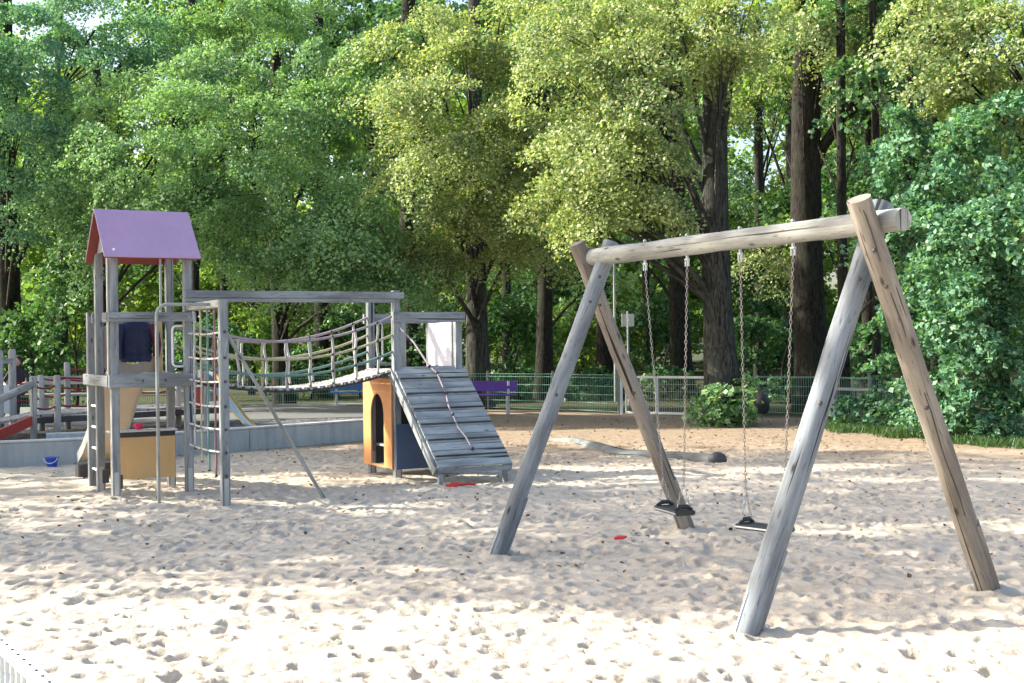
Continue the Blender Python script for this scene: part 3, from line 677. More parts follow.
# rope bridge
BX0, BX1 = W1_ + .02, XA - .02
def sagz(a, z0, z1, sag): f = (a - BX0)/(BX1 - BX0); return z0*(1-f) + z1*f - sag*4*f*(1-f)
br = MB(); npk = 26
def deckz(a): return sagz(a, 1.38, 1.40, .20)
for i in range(npk):
    a = BX0 + .05 + (BX1 - BX0 - .1)*i/(npk-1); sl = (deckz(a+.01) - deckz(a-.01))/.02
    ax = (U + UP*sl).normalized(); br.bar(L_(a, .05, deckz(a)), L_(a, D1 - .05, deckz(a)), .082, .032, up=ax.cross(Vv))
brp = br.build('bridge_deck', 'deck_wood', cf)
for b_ in (.04, D1 - .04):
    s_ = MB(); s_.tube([L_(BX0 + (BX1-BX0)*i/24, b_, deckz(BX0 + (BX1-BX0)*i/24) - .03) for i in range(25)], .014, 7); s_.build('bearer_rope', 'black', brp)
    knots([L_(BX0 + .05 + (BX1-BX0-.1)*i/(npk-1), b_ - .01, deckz(BX0 + .05 + (BX1-BX0-.1)*i/(npk-1)) - .02) for i in range(npk)], .026, brp, 'clamp', n=6, m=4)
for b_ in (-.0, D1):
    for (z0, z1, sg, mt) in ((2.0, 2.10, .27, 'r_violet'), (1.76, 1.86, .25, 'r_yellow'), (1.56, 1.64, .24, 'r_green')):
        if b_ == 0: z0 -= .0
        rp = MB(); rp.tube([L_(BX0 + (BX1-BX0)*i/24, b_ + .012*math.sin(i*2.1), sagz(BX0 + (BX1-BX0)*i/24, z0, z1, sg)) for i in range(25)], .0165, 7); rp.build('side_rope', mt, brp)
    cols = ['r_red', 'r_grey', 'r_yellow', 'r_grey', 'r_grey', 'r_grey', 'r_white', 'r_grey']
    for i in range(8):
        a = BX0 + .28 + i*.305; pts = []
        zt_, zb_ = sagz(a, 2.0, 2.10, .27), deckz(a) - .02
        for k in range(7): pts.append(L_(a + .012*math.sin(k*1.7 + i) + .02*k/6, b_ + (.04 if b_ == 0 else -.04)*k/6, zt_ + (zb_ - zt_)*k/6))
        vr = MB(); vr.tube(pts, .016, 6); vr = vr.build('upright_rope', cols[(i + (2 if b_ else 0)) % 8], brp)
        knots([L_(a, b_, sagz(a, z0, z1, sg)) for (z0, z1, sg) in ((2.0, 2.10, .27), (1.76, 1.86, .25), (1.56, 1.64, .24))] + [L_(a + .02, b_ + (.04 if b_ == 0 else -.04), deckz(a) + .03)], .02, brp)
# ramp
P0, P1 = (0.02, 1.43), (-1.28, .235)
def RP(a, f, o=0):   # f along slope
    b = P0[0] + (P1[0]-P0[0])*f; z = P0[1] + (P1[1]-P0[1])*f; nn = Vector((0, 0, 0)) - Vv*(P0[1]-P1[1]) + UP*(P0[0]-P1[0]); nn.normalize()
    return L_(a, b, z) + nn*o
rm = MB(); nb_ = 13; A0, A1 = XA - .035, XB + .085
NR = (-Vv*(P0[1]-P1[1]) + UP*(P0[0]-P1[0])).normalized()
for i in range(nb_):
    f = (i + .5)/nb_; rm.bar(RP(A0, f), RP(A1, f), .128, .028, up=NR, ch=.006)
rmp = rm.build('ramp', 'plank', cf)
for i in (1, 3, 5, 7, 9, 11):
    cl = MB(); f = (i + 1.0)/nb_ - .02; cl.bar(RP(A0 + .01, f, .026), RP(A1 - .01, f, .022), .016, .018, up=NR); cl.build('gap_shade_cleat', 'cleat_shade', rmp)  # thin dark strips drawing the gaps and shadow lines between planks
for a in (A0 - .02, A1 + .0): MB().bar(RP(a, -.0, -.075), RP(a, 1.0, -.075), .035, .11, up=NR).build('side_rail', 'plank', rmp)
for a in (XA, XB): MB().bar(L_(a, -1.25, -.1), L_(a, -1.25, .25), .055, .055, up=Vv).build('leg', 'post', rmp)
MB().bar(L_(A0, -1.25, .19), L_(A1, -1.25, .19), .06, .06).build('crossbar', 'post', rmp)
rp = MB(); tops = [L_((XA+XB)/2 - .08, D1*.9, 1.98), L_((XA+XB)/2 - .03, .35, 1.75), RP((XA+XB)/2 + .0, .03, .06)]
for i in range(1, 9): tops.append(RP((XA+XB)/2 + .035*math.sin(i*.9) + .03, i/9*.97, .045 + (.02 if i % 2 else 0)))
rp.tube(tops, .012, 7); ro = rp.build('climbing_rope', 'r_violet', rmp)
knots([tops[i] for i in (2, 3, 5, 7, 10)], .024, rmp)
# orange arch panel, blue panel, inner panels
pl = holed(L_(XA - .052, .475, 0), Vv, .465, .125, 1.285, .80, .215, -.02, U, True, 40, .28); pl.build('arch_panel', 'orange', cf)
for i, z in enumerate((1.22, 1.08, .94)): pass
MB().slab([L_(XA - .045, -.075, .12), L_(XA + .60, -.075, .12), L_(XA + .60, -.075, .70), L_(XA - .045, -.075, .70)], Vv*.02).build('blue_panel', 'blue', cf)
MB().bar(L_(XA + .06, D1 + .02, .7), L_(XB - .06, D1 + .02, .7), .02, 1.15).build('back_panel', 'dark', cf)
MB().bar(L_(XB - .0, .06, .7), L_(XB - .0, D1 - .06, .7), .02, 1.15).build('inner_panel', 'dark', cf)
MB().slab([L_(XA+.02, .25, .38), L_(XB-.05, .25, .38), L_(XB-.05, D1-.02, .38), L_(XA+.02, D1-.02, .38)], UP*.03).build('inner_seat', 'plank', cf)
MB().bar(L_(XB - .055, .06, 1.72), L_(XB - .055, D1 - .06, 1.72), .02, .58).build('white_panel', 'offwhite', cf)
MB().bar(L_(XA + .46, D1 - .02, 1.40), L_(XA + .46, D1 - .02, 2.04), .085, .06, up=Vv).build('post', 'post', cf)
MB().bar(L_(XA + .05, D1, 1.46), L_(XA + .44, D1, 1.46), .04, .04).build('rail', 'post', cf)
# metal slide at the back of the tower; its beige paints reflected sand
sl = MB(); _a, _b = L_(.36, D1 + .1, 1.36), G(96, 476) + UP*.2
sp = [_a, _a.lerp(_b, .22) - UP*-.02, _a.lerp(_b, .55) - UP*.06, _a.lerp(_b, .85) - UP*.05, _b]
for i in range(4):
    a, b_ = sp[i], sp[i+1]; w = U*.22
    sl.slab([a - w, a + w, b_ + w, b_ - w], (0, 0, .02))
slp = sl.build('slide_chute', 'beige', cf)
for s_ in (-1, 1):
    q = MB()
    for i in range(4): q.bar(sp[i] + U*.23*s_ + UP*.06, sp[i+1] + U*.23*s_ + UP*.06, .02, .14)
    q.build('slide_side', 'steel', slp)
MB().box(_b - UP*.12, .50, .2, .18, U, Vv).build('slide_foot', 'dark', slp)

# navy jacket hanging inside the opening
jk = thing('jacket', L_(.42, .70, 1.5), 'navy blue quilted jacket hanging in the round opening of the tower', 'jacket')
j = MB(); n = 16; rows = [(2.06, .06, .05), (2.04, .15, .07), (2.00, .205, .085), (1.96, .215, .11), (1.93, .195, .072), (1.89, .215, .115), (1.86, .195, .075), (1.82, .212, .116), (1.79, .192, .075), (1.75, .21, .116), (1.72, .19, .075), (1.68, .208, .113), (1.65, .188, .075), (1.60, .20, .10), (1.56, .18, .08)]
vs_ = []; fs = []
for (z, a, b_) in rows:
    for k in range(n): t = 2*math.pi*k/n; vs_.append(L_(.40 + a*math.cos(t), .68 + b_*math.sin(t), z + .008*math.sin(3*t)))
for i in range(len(rows)-1):
    for k in range(n): fs.append([i*n + k, i*n + (k+1) % n, (i+1)*n + (k+1) % n, (i+1)*n + k])
fs += [list(range(n)), [len(vs_)-1-k for k in range(n)]]
j.add(vs_, fs, None, True); j.build('body', 'navy', jk)
MB().tube([L_(.57, .66, 2.0), L_(.625, .63, 1.88), L_(.645, .62, 1.76), L_(.63, .62, 1.62)], [.05, .058, .05, .042], 10).build('sleeve', 'maroon', jk)
MB().tube([L_(.23, .66, 2.0), L_(.19, .63, 1.88), L_(.175, .62, 1.76), L_(.19, .62, 1.60)], [.05, .058, .05, .042], 10).build('sleeve', 'navy', jk)
MB().tube([L_(.40, .68, 2.03), L_(.40, .68, 2.10), L_(.40, .80, 2.10)], .012, 6).build('hanging_loop', 'black', jk)
c_ = L_(.38, D1*.55 + .04, .75)
cup = MB(); cup.tube([c_, c_ + UP*.035, c_ + UP*.07], [.04, .05, .06], 12); cup = cup.build('sand_mould', 'toy_pink'); tag(cup, 'small pink sand mould on the shelf beneath the tower', 'toy')

# ------------------------------------------------------------------ swing set
fA, fB, fC, fD = G(497, 556), G(687, 531), G(748, 629), G(988, 590)
dS = ((fC + fD)/2 - (fA + fB)/2); dS.z = 0; LS = dS.length; dS.normalize(); nS = Vector((-dS.y, dS.x, 0))
cS = (fA + fB + fC + fD)/4
sw = thing('swing_set', (cS.x, cS.y, 0), 'wooden A-frame swing stand of round logs with a pale crossbar', 'swing frame')
bl = PP(589, 258, cS, nS); brr = PP(904, 219, cS, nS); zb_ = (bl.z + brr.z)/2
print('BAR z', bl.z, brr.z, 'len', (brr-bl).length)
bar0, bar1 = bl.copy(), brr.copy()
BD = (bar1 - bar0).normalized()
def logpts(a, b, n=9, w=.008): return [a.lerp(b, i/n) + Vector((random.uniform(-w, w), random.uniform(-w, w), random.uniform(-w, w)*.5)) for i in range(n+1)]
MB().tube(logpts(bar0, bar1, 12, .004), [.076 - .004*(i % 3 == 0) for i in range(13)], 20, wob=.02).build('crossbar', 'bar', sw)
def leg(foot, px, py, mat, r, kerf, st_px):
    pf = Vector((foot.x, foot.y, 0)); 
    top = PP(px, py, PP(st_px, 240, cS, nS), dS)
    ax = (top - pf).normalized(); st = pf - ax*.2
    lg = MB().tube(logpts(st, top, 12, .005), [r*(1.04 - .0*i) for i in range(13)], 20, wob=.025).build('leg', mat, sw)
    # steel shoe: two flat straps let into the foot
    sd = ax.cross(nS).normalized(); fr = sd.cross(ax).normalized()
    side = -nS if kerf < 0 else nS
    tcam = (CAMP - pf); tcam.z = 0; tcam.normalize()
    q = ax.cross(tcam).normalized(); out = q.cross(ax).normalized(); 
    if out.dot(tcam) < 0: out = -out
    lf = -q if q.x > 0 else q
    MB().bar(pf + lf*(r*.92) + ax*-.05, pf + lf*(r*.92) + ax*.2, .012, .10, up=q.cross(ax)).build('shoe', 'steel', lg)
    MB().bar(pf - lf*(r*.98) + ax*.02, pf - lf*(r*.98) + ax*.52, .022, .095, up=q.cross(ax)).build('splint', mat, lg)
    bt = MB()
    bt = None
    knots([top.lerp(pf, .2) + out*r*.98, top.lerp(pf, .5) + out*r*.98, top - ax*.33 + out*r], .016, lg, 'bolt', 'dark', 7, 4)
    return pf, top, ax, lg
leg(fA, 611, 243, 'log_grey', .068, -1, 604)
leg(fB, 577, 243, 'log_tan', .068, 1, 588)
leg(fC, 882, 205, 'log_grey', .074, -1, 853)
_, tD, axD, lgD = leg(fD, 858, 199, 'log_tan', .074, 1, 884)
# long drying crack down the near right leg
ck = MB(); out = (CAMP - Vector((fD.x, fD.y, 1.2))); out.normalize(); q = axD.cross(out).normalized(); out = q.cross(axD).normalized()
if out.dot(CAMP - tD) < 0: out = -out
ck.tube([tD.lerp(Vector((fD.x, fD.y, 0)), .02 + .045*i) + out*.071 + q*(.012 + .006*math.sin(i*1.3)) for i in range(19)], [.006]*19, 5); ck.build('crack', 'dark', lgD)
# swings
def chain(name, p, q, parent, mat='steel', pitch=.03):
    m = MB(); L = (q - p).length; n = max(2, int(L/pitch)); ax = (q - p).normalized()
    a = ax.cross(Vector((0, 1, 0))).normalized(); b = ax.cross(a)
    for i in range(n):
        c = p.lerp(q, (i + .5)/n); s_ = a if i % 2 else b
        pts = []
        for k in range(8):
            t = 2*math.pi*k/8; pts.append(c + ax*(math.cos(t)*pitch*.66) + s_*(math.sin(t)*.0085))
        # closed link
        o_ = len(m.v); rr = .0034
        nrm = ax.cross(s_)
        for k in range(8):
            d0 = (pts[k] - c).normalized()
            for w in range(4):
                ph = math.pi/2*w + .78; m.v.append(tuple(pts[k] + d0*rr*math.cos(ph) + nrm*rr*math.sin(ph)))
        for k in range(8):
            for w in range(4):
                m.f.append([o_ + k*4 + w, o_ + ((k+1) % 8)*4 + w, o_ + ((k+1) % 8)*4 + (w+1) % 4, o_ + k*4 + (w+1) % 4]); m.sm.append(True); m.uv.append([(0, 0)]*4)
    return m.build(name, mat, parent)
def swing(t0, t1, s0, s1, label):
    A = PP(*t0, cS, nS); B = PP(*t1, cS, nS)
    for P_ in (A, B):
        f = (P_ - bar0).dot(BD); z = (bar0 + BD*f).z; P_.z = z
    S0 = PP(*s0, cS, nS); S1 = PP(*s1, cS, nS); zz = (S0.z + S1.z)/2
    # seat: rubber board, slightly turned out of the frame's plane
    c = (S0 + S1)/2; c.z = zz
    t = thing('swing', (c.x, c.y, 0), label, 'swing', 'swings hanging from the log frame')
    return t, A, B, c
def make_swing(t0, t1, s0, s1, turn, wdt, label, dz=0):
    t, A, B, c = swing(t0, t1, s0, s1, label)
    ax = (Matrix.Rotation(turn, 3, 'Z') @ BD); ax.z += dz; ax.normalize(); hw = wdt/2
    e0, e1 = c - ax*hw, c + ax*hw; nn = Vector((-ax.y, ax.x, 0)).normalized()
    st = MB(); seg = 8
    prof = [(-.085, -.012), (-.07, -.022), (.07, -.022), (.085, -.012), (.085, .010), (.07, .018), (-.07, .018), (-.085, .010)]
    st._prism(prof, e0, e1, nn, UP, wdt); sp_ = st.build('seat', 'black', t)
    rim = MB(); rim.tube([e0 - nn*.087 + UP*-.004, e1 - nn*.087 - UP*.004], .009, 6); rim.build('edge_strip', 'steel', sp_)
    for e, P_, nme in ((e0 + ax*.035, A, 'left'), (e1 - ax*.035, B, 'right')):
        cl = MB(); cl.tube([e - nn*.075 + UP*.02, e - nn*.03 + UP*.045, e + nn*.03 + UP*.045, e + nn*.075 + UP*.02], [.012, .017, .017, .012], 8); cl.build('chain_clamp', 'black', sp_)
        hub = P_ - UP*.078; j = e + UP*.24
        j = e.lerp(hub, .12)
        ch = chain('chain', hub - UP*.07, j, t, 'chain_metal')
        chain('chain_end', j, e - nn*.055 + UP*.035, ch); chain('chain_end', j, e + nn*.055 + UP*.035, ch)
        hk = MB(); hk.tube([hub + UP*.01, hub - UP*.035], .012, 8); hk.tube([hub - UP*.02 - BD*.016, hub - UP*.08 - BD*.016], .009, 6); hk.tube([hub - UP*.02 + BD*.016, hub - UP*.08 + BD*.016], .009, 6); hk.tube([hub - UP*.028 - BD*.022, hub - UP*.028 + BD*.022], .012, 6)
        hk = hk.build('hanger', 'steel', t); knots([P_ + UP*.082], .016, hk, 'bolt', 'steel')
make_swing((645, 258), (687, 253), (660, 507), (689, 513), R(-12), .40, 'black seated swing on the left, hanging between the far swing legs')
make_swing((740, 247), (793, 240), (746, 524), (784, 531), R(10), .40, 'black seated swing on the right, partly behind the near grey leg')

# ------------------------------------------------------------------ gate, fences, signs
def mesh_fence(pts, label, h=.93, postmat='fence_post', wire='fence_wire', sp=.06):
    t = thing('mesh_fence', pts[0], label, 'fence', 'wire mesh fences round the playground')
    for i, p in enumerate(pts):
        MB().bar(p + UP*-.1, p + UP*(h + .06), .05, .05).build('post', postmat, t)
    for i in range(len(pts)-1):
        a, b_ = pts[i], pts[i+1]; L = (b_-a).length; m = MB(); n = int(L/sp)
        for k in range(1, n): p = a.lerp(b_, k/n); m.bar(p + UP*.04, p + UP*h, .008, .008)
        for z in (.06, .25, .45, .65, .85, h-.01): m.bar(a + UP*z + Vector((0, -.006, 0)), b_ + UP*z + Vector((0, -.006, 0)), .009, .012)
        m.build('mesh_panel', wire, t)
gs = G(619, 414.5)
mesh_fence([Vector((-13.5, 33.2, 0)), Vector((-11, 33.2, 0)), Vector((-8.5, 33.2, 0)), Vector((-6, 33.2, 0)), Vector((-3.4, 33.0, 0)), G(488, 409.5), G(553, 411), gs], 'green wire mesh fence behind the purple bench, left of the gate')
g1, g2, g3 = G(625, 415), G(657, 415.6), G(709, 417)
gt = thing('double_gate', g1, 'white framed double gate in the mesh fence, left of the thick linden', 'gate')
for p in (gs + Vector((.06, -.02, 0)), g3): MB().bar(p - UP*.1, p + UP*1.0, .06, .06).build('post', 'white', gt)
for a, b_ in ((g1 + Vector((.03, 0, 0)), g2 - Vector((.02, 0, 0))), (g2 + Vector((.02, 0, 0)), g3 - Vector((.04, 0, 0)))):
    m = MB(); lo, hi = .06, .88
    m.bar(a + UP*lo, b_ + UP*lo, .05, .055); m.bar(a + UP*hi, b_ + UP*hi, .05, .055); m.bar(a + UP*(lo-.02), a + UP*(hi+.02), .04, .042); m.bar(b_ + UP*(lo-.02), b_ + UP*(hi+.02), .04, .042)
    lf = m.build('gate_leaf', 'white', gt); w = MB(); n = int((b_-a).length/.06)
    for k in range(1, n): p = a.lerp(b_, k/n); w.bar(p + UP*lo, p + UP*hi, .009, .009)
    for z in (.22, .38, .55, .72): w.bar(a + UP*z, b_ + UP*z, .008, .008)
    w.build('wire_infill', 'steel', lf)
f2 = [G(709, 417) + Vector((.1, 0, 0)), G(748, 414), G(836, 417), G(870, 419), G(905, 421), G(940, 423)]
mesh_fence(f2[1:], 'green wire mesh fence behind the right hand swing', h=.88)
MB_ = MB(); p = f2[1]
pl_ = thing('gate_latch_post', p, 'slim white post with a small white plate right of the linden bush', 'post')
MB().bar(p + Vector((.0, -.08, -.1)), p + Vector((0, -.08, 1.0)), .045, .045).build('pole', 'fence_post', pl_)
MB().box(p + Vector((.14, -.12, .72)), .14, .015, .09).build('plate', 'white', pl_)
# low pale rail at right
ra = G(833, 421); rb = PD(882, 388, 25.5)
rl = thing('low_rail', ra, 'low pale rail on a post beside the low shrub', 'rail')
MB().bar(ra - UP*.1, ra + UP*.68, .05, .05).build('post', 'white', rl)
MB().bar(ra + UP*.66, Vector((rb.x + .4, ra.y - 1.2, .66)), .05, .05).build('rail', 'steel', rl)
MB().bar(Vector((rb.x + .38, ra.y - 1.18, -.1)), Vector((rb.x + .38, ra.y - 1.18, .64)), .05, .05).build('post', 'white', rl)
# signs
sp0 = PD(628, 341, 33.5)
sg = thing('sign_post', (sp0.x, sp0.y, 0), 'thin pole with two small white sign plates behind the gate', 'sign')
MB().tube([(sp0.x, sp0.y, -.1), (sp0.x, sp0.y, 2.5)], .028, 8).build('pole', 'steel', sg)
for dx in (-.095, .095): MB().box((sp0.x + dx, sp0.y - .04, 2.26), .14, .015, .33).build('sign_plate', 'white', sg)
sp1 = PD(615, 341, 36)
MBp = thing('lamp_pole', (sp1.x, sp1.y, 0), 'thin tall pale pole left of the two sign plates', 'pole')
MB().tube([(sp1.x, sp1.y, -.1), (sp1.x, sp1.y, 4.2)], [.045, .03], 8).build('pole', 'steel', MBp)
MB().tube([(sp1.x, sp1.y, 4.2), (sp1.x, sp1.y, 4.28)], [.05, .035], 8).build('cap', 'dark', MBp)
# bin bag
bp = G(756, 417) + Vector((.12, -.15, .08))
bb = thing('bin_bag', bp, 'black bin bag tied to the fence right of the linden bush', 'bag')
MB().tube([bp + UP*.0, bp + UP*.10, bp + UP*.25, bp + UP*.40, bp + UP*.52], [.09, .15, .17, .15, .12], 14, wob=.18).build('bag', 'bag', bb)
MB().tube([bp + UP*.52, bp + UP*.60, bp + UP*.64], [.125, .10, .12], 12).build('rim', 'bag', bb)
# ------------------------------------------------------------------ benches
def bench(c, ax, w, col_, label, zs=.44, group=None, bk=.20):
    t = thing('park_bench', c, label, 'bench', 'painted plank benches'); n = Vector((-ax.y, ax.x, 0))
    for k in range(3): MB().bar(c - ax*w/2 - n*(.20 - k*.13) + UP*zs, c + ax*w/2 - n*(.20 - k*.13) + UP*zs, .115, .035).build('seat_slat', col_, t)
    for k in range(2): MB().bar(c - ax*w/2 + n*(.16 + k*.03) + UP*(zs + bk + k*bk*.75), c + ax*w/2 + n*(.16 + k*.03) + UP*(zs + bk + k*bk*.75), .03, .12).build('back_slat', col_, t)
    for s_ in (-1, 1):
        m = MB(); x = c + ax*s_*w*.38
        m.bar(x - n*.16 + UP*-.1, x - n*.2 + UP*(zs - .02), .06, .06, up=n); m.bar(x + n*.08 + UP*-.1, x + n*.2 + UP*(zs + bk*2.1), .06, .06, up=n); m.bar(x - n*.2 + UP*(zs-.05), x + n*.16 + UP*(zs-.05), .05, .05)
        m.build('leg_frame', 'concrete_pale', t)
    return t
pb = G(484, 411); bench(Vector((pb.x - .05, 30.4, 0)), Vector((.995, -.1, 0)).normalized(), 1.75, 'purple', 'purple plank bench in front of the fence, right of the ramp', zs=.47, bk=.15)
bench(Vector((-3.75, 30.6, .27)), Vector((.99, .12, 0)).normalized(), 1.3, 'bench_blue', 'blue plank bench glimpsed beneath the right end of the rope bridge', zs=.30, bk=.10)
# ------------------------------------------------------------------ fallen log
lp = [G(552, 440), G(575, 443), G(600, 450), G(625, 456), G(650, 457), G(675, 458), G(700, 460), G(716, 462)]
lg = thing('fallen_log', (lp[3].x, lp[3].y, 0), 'long bent grey log lying on the sand behind the swing', 'log')
MB().tube([p + UP*-.005 for p in lp], [.05, .10, .11, .10, .10, .11, .11, .115], 14, wob=.10).build('log', 'log_shaded', lg)
MB().sphere(lp[-1] + Vector((.02, 0, .03)), .125, 12, 8, (1.1, .8, .9)).build('stump_end', 'dark', lg)
# ------------------------------------------------------------------ toys on the sand
bk = G(52, 467); t = thing('sand_bucket', bk, 'small blue sand bucket in front of the pale concrete wall', 'bucket')
b_ = MB(); b_.tube([bk + UP*.0, bk + UP*.07, bk + UP*.14], [.068, .082, .094], 16); b_.build('bucket', 'toy_blue', t)
b_ = MB(); b_.tube([bk + UP*.128, bk + UP*.146], .106, 16); b_.build('rim', 'toy_blue', t)
b_ = MB(); b_.tube([bk + Vector((.10*math.cos(a), -.04*math.sin(a) - .05, .14 - .08*math.sin(a))) for a in np.linspace(0, math.pi, 9)], .006, 6); b_.build('handle', 'white', t)
sh = G(457, 489); t = thing('sand_shovel', sh, 'red sand shovel lying below the foot of the ramp', 'toy')
MB().slab([sh + Vector((-.13, -.05, .035)), sh + Vector((-.03, -.09, .03)), sh + Vector((.04, -.05, .04)), sh + Vector((.04, .06, .05)), sh + Vector((-.05, .09, .05))], (0, 0, .02)).build('blade', 'toy_red', t)
MB().tube([sh + Vector((.03, 0, .05)), sh + Vector((.15, .02, .055)), sh + Vector((.22, .03, .05))], .014, 7).build('handle', 'toy_red', t)
s2 = G(620, 547); s2.z = H[int((s2.y-HY0)/HC), int((s2.x-HX0)/HC)] + .025; s2 = MB().slab([s2 + Vector((-.05, -.03, .01)), s2 + Vector((.02, -.04, .015)), s2 + Vector((.06, .01, .02)), s2 + Vector((-.01, .05, .02))], (0, 0, .018)).build('sand_mould', 'toy_red'); tag(s2, 'tiny red toy piece on the sand left of the swings', 'toy')
s3 = G(492, 474); s3 = MB().sphere(s3 + UP*.03, .06, 9, 6, (1.5, 1, .6)).build('stone', 'concrete_pale'); tag(s3, 'small pale stone under the right corner of the ramp', 'stone')
# ------------------------------------------------------------------ wooden walkway on the left
wk = thing('wooden_walkway', G(33, 437, .26), 'grey wooden walkway with rope railings behind the concrete wall', 'walkway')
Zg = .26
def wpost(px, ytop, D, z0=Zg, r=.055):
    p = PD(px, ytop, D); MB().tube([Vector((p.x, p.y, z0 - .1)), Vector((p.x, p.y, p.z - .03)), Vector((p.x, p.y, p.z))], [r, r, r*.7], 12).build('post', 'bench_wood', wk); return Vector((p.x, p.y, 0)), p.z
PA = wpost(33, 376, 20.6); PB = wpost(57, 375, 21.0); PC = wpost(41, 375, 22.6); PDd = wpost(67, 362, 23.0); PE = wpost(12, 349, 22.2, r=.065); PF = wpost(-1, 350, 21.6, r=.065)
PG = wpost(128, 368, 22.6); PH = wpost(178, 372, 23.2); PI = wpost(130, 372, 24.6)
dkk = MB(); c0, c1 = Vector((PA[0].x - .1, 20.9, 0)), Vector((PH[0].x + .8, 23.6, 0)); n_w = Vector((-.33, 1, 0)).normalized()
steps = 30
for i in range(steps):
    p = c0.lerp(c1, (i + .5)/steps); dkk.bar(p + UP*.62, p + n_w*1.6 + UP*.62, (c1-c0).length/steps*.93, .04)
dkk.build('deck', 'bench_wood', wk)
MB().bar(c0 + UP*.54, c1 + UP*.54, .05, .10).build('deck_beam', 'dark', wk)
ra0, ra1 = PD(-30, 424, 19.4), PD(33, 413, 20.8)
dk2 = MB()
for i in range(14):
    p = Vector((ra0.x - .1, ra0.y, .50)).lerp(Vector((ra1.x, ra1.y, .62)), (i+.5)/14); dk2.bar(p, p + n_w*1.5, .085, .035)
dk2.build('ramp_deck', 'bench_wood', wk)
MB().bar(G(-12, 441, .35) + UP*.02, PD(31, 421, 20.5), .05, .16).build('side_board', 'red', wk)
MB().tube([PD(-20, 409, 19.4), PD(33, 384, 20.5)], .06, 10).build('handrail', 'bench_wood', wk)
for (a, b_, zz) in ((PB, (Vector((PG[0].x, PG[0].y, 0)), 0), (1.25, 1.08, .78)), (PA, PB, (1.12, .78)), (PC, PDd, (1.2, .9)), (PDd, PI, (1.35, 1.15, .95)), (PG, PH, (1.2, .95)), (PE, PC, (1.15, .85))):
    for z in zz:
        m = MB(); m.tube([a[0].lerp(b_[0], i/6) + UP*(z - .05*math.sin(math.pi*i/6)) for i in range(7)], .018, 6); m.build('rope_rail', 'r_redrail', wk)
MB().bar(PF[0] + UP*1.52, PE[0] + UP*1.52, .07, .09).build('crossbeam', 'bench_wood', wk)
MB().bar(PF[0] + UP*.85 + Vector((-.6, 0, 0)), PE[0] + UP*.85, .03, .5).build('side_panel', 'white', wk)
t = thing('concrete_block', PD(68, 436, 20.2), 'white concrete block lying behind the edging wall', 'block')
q = PD(68, 436, 20.2); MB().bar(Vector((q.x - .35, q.y, .31)), Vector((q.x + .6, q.y + .35, .31)), .25, .14).build('block', 'concrete_pale', t)
# long grey bench behind
lb_ = thing('long_bench', Vector((-9.6, 27.2, .27)), 'long grey plank bench behind the walkway where a person sits', 'bench')
MB().bar(Vector((-12.0, 27.0, .72)), Vector((-6.5, 28.2, .72)), .38, .05).build('seat', 'bench_wood', lb_)
MB().bar(Vector((-12.0, 27.3, 1.02)), Vector((-6.5, 28.5, 1.02)), .05, .18).build('back', 'bench_wood', lb_)
for k in range(4):
    x = Vector((-11.8, 27.05, 0)).lerp(Vector((-6.7, 28.15, 0)), k/3); MB().bar(x + UP*.1, x + UP*.7, .08, .3).build('leg', 'concrete', lb_)
# person seated on it
def skin_mesh(name, joints, edges, mat, parent, sub=2):
    org = ORG[parent.name]; me = bpy.data.meshes.new(name)
    me.from_pydata([tuple(Vector(p) - org) for p, r in joints], edges, []); o = bpy.data.objects.new(name, me); col.objects.link(o); o.parent = parent
    md = o.modifiers.new('skin', 'SKIN'); ly = me.skin_vertices[0].data if me.skin_vertices else None
    if ly is None:
        bpy.context.view_layer.objects.active = o; ly = me.skin_vertices[0].data
    for i, (p, r) in enumerate(joints): ly[i].radius = (r, r)
    ly[0].use_root = True
    s2_ = o.modifiers.new('sub', 'SUBSURF'); s2_.levels = sub; s2_.render_levels = sub
    me.materials.append(M[mat]); ORG[o.name] = org
    return o
pc = Vector((-10.55, 27.15, 0))
pe = thing('person', (pc.x, pc.y, .27), 'person in dark clothes sitting on the long grey bench, leaning forward', 'person')
zp = .80
J = [((0, .05, zp), .13), ((0, .0, zp+.18), .12), ((.02, -.06, zp+.40), .14), ((.03, -.10, zp+.50), .06), ((.04, -.14, zp+.62), .085), ((.04, -.15, zp+.70), .07),
     ((.09, -.05, zp), .085), ((.13, -.40, zp+.02), .065), ((.15, -.45, .36), .045), ((.16, -.58, .32), .04),
     ((-.09, -.05, zp), .085), ((-.13, -.40, zp+.02), .065), ((-.15, -.42, .36), .045), ((-.17, -.55, .32), .04),
     ((.20, -.07, zp+.42), .055), ((.27, -.22, zp+.20), .042), ((.12, -.38, zp+.12), .035), ((.07, -.44, zp+.12), .03),
     ((-.16, -.07, zp+.42), .055), ((-.24, -.22, zp+.20), .042), ((-.10, -.38, zp+.12), .035), ((-.05, -.44, zp+.12), .03)]
J = [((pc.x + p[0], pc.y + p[1], p[2]), r) for p, r in J]
E_ = [(0, 1), (1, 2), (2, 3), (3, 4), (4, 5), (0, 6), (6, 7), (7, 8), (8, 9), (0, 10), (10, 11), (11, 12), (12, 13), (2, 14), (14, 15), (15, 16), (16, 17), (2, 18), (18, 19), (19, 20), (20, 21)]
skin_mesh('body', J, E_, 'cloth_dark', pe)
hd = Vector(J[4][0]); MB().sphere(hd + Vector((0, -.012, .03)), .088, 14, 10, (.85, 1, 1.2)).build('head', 'skin', pe)
MB().sphere(hd + Vector((0, .012, .055)), .098, 14, 10, (.88, 1, 1.1)).build('hair', 'cloth_dark', pe)
for i in (9, 13): q = Vector(J[i][0]); MB().sphere(q + Vector((0, -.03, -.0)), .055, 10, 7, (.8, 1.8, .7)).build('shoe', 'white', pe)
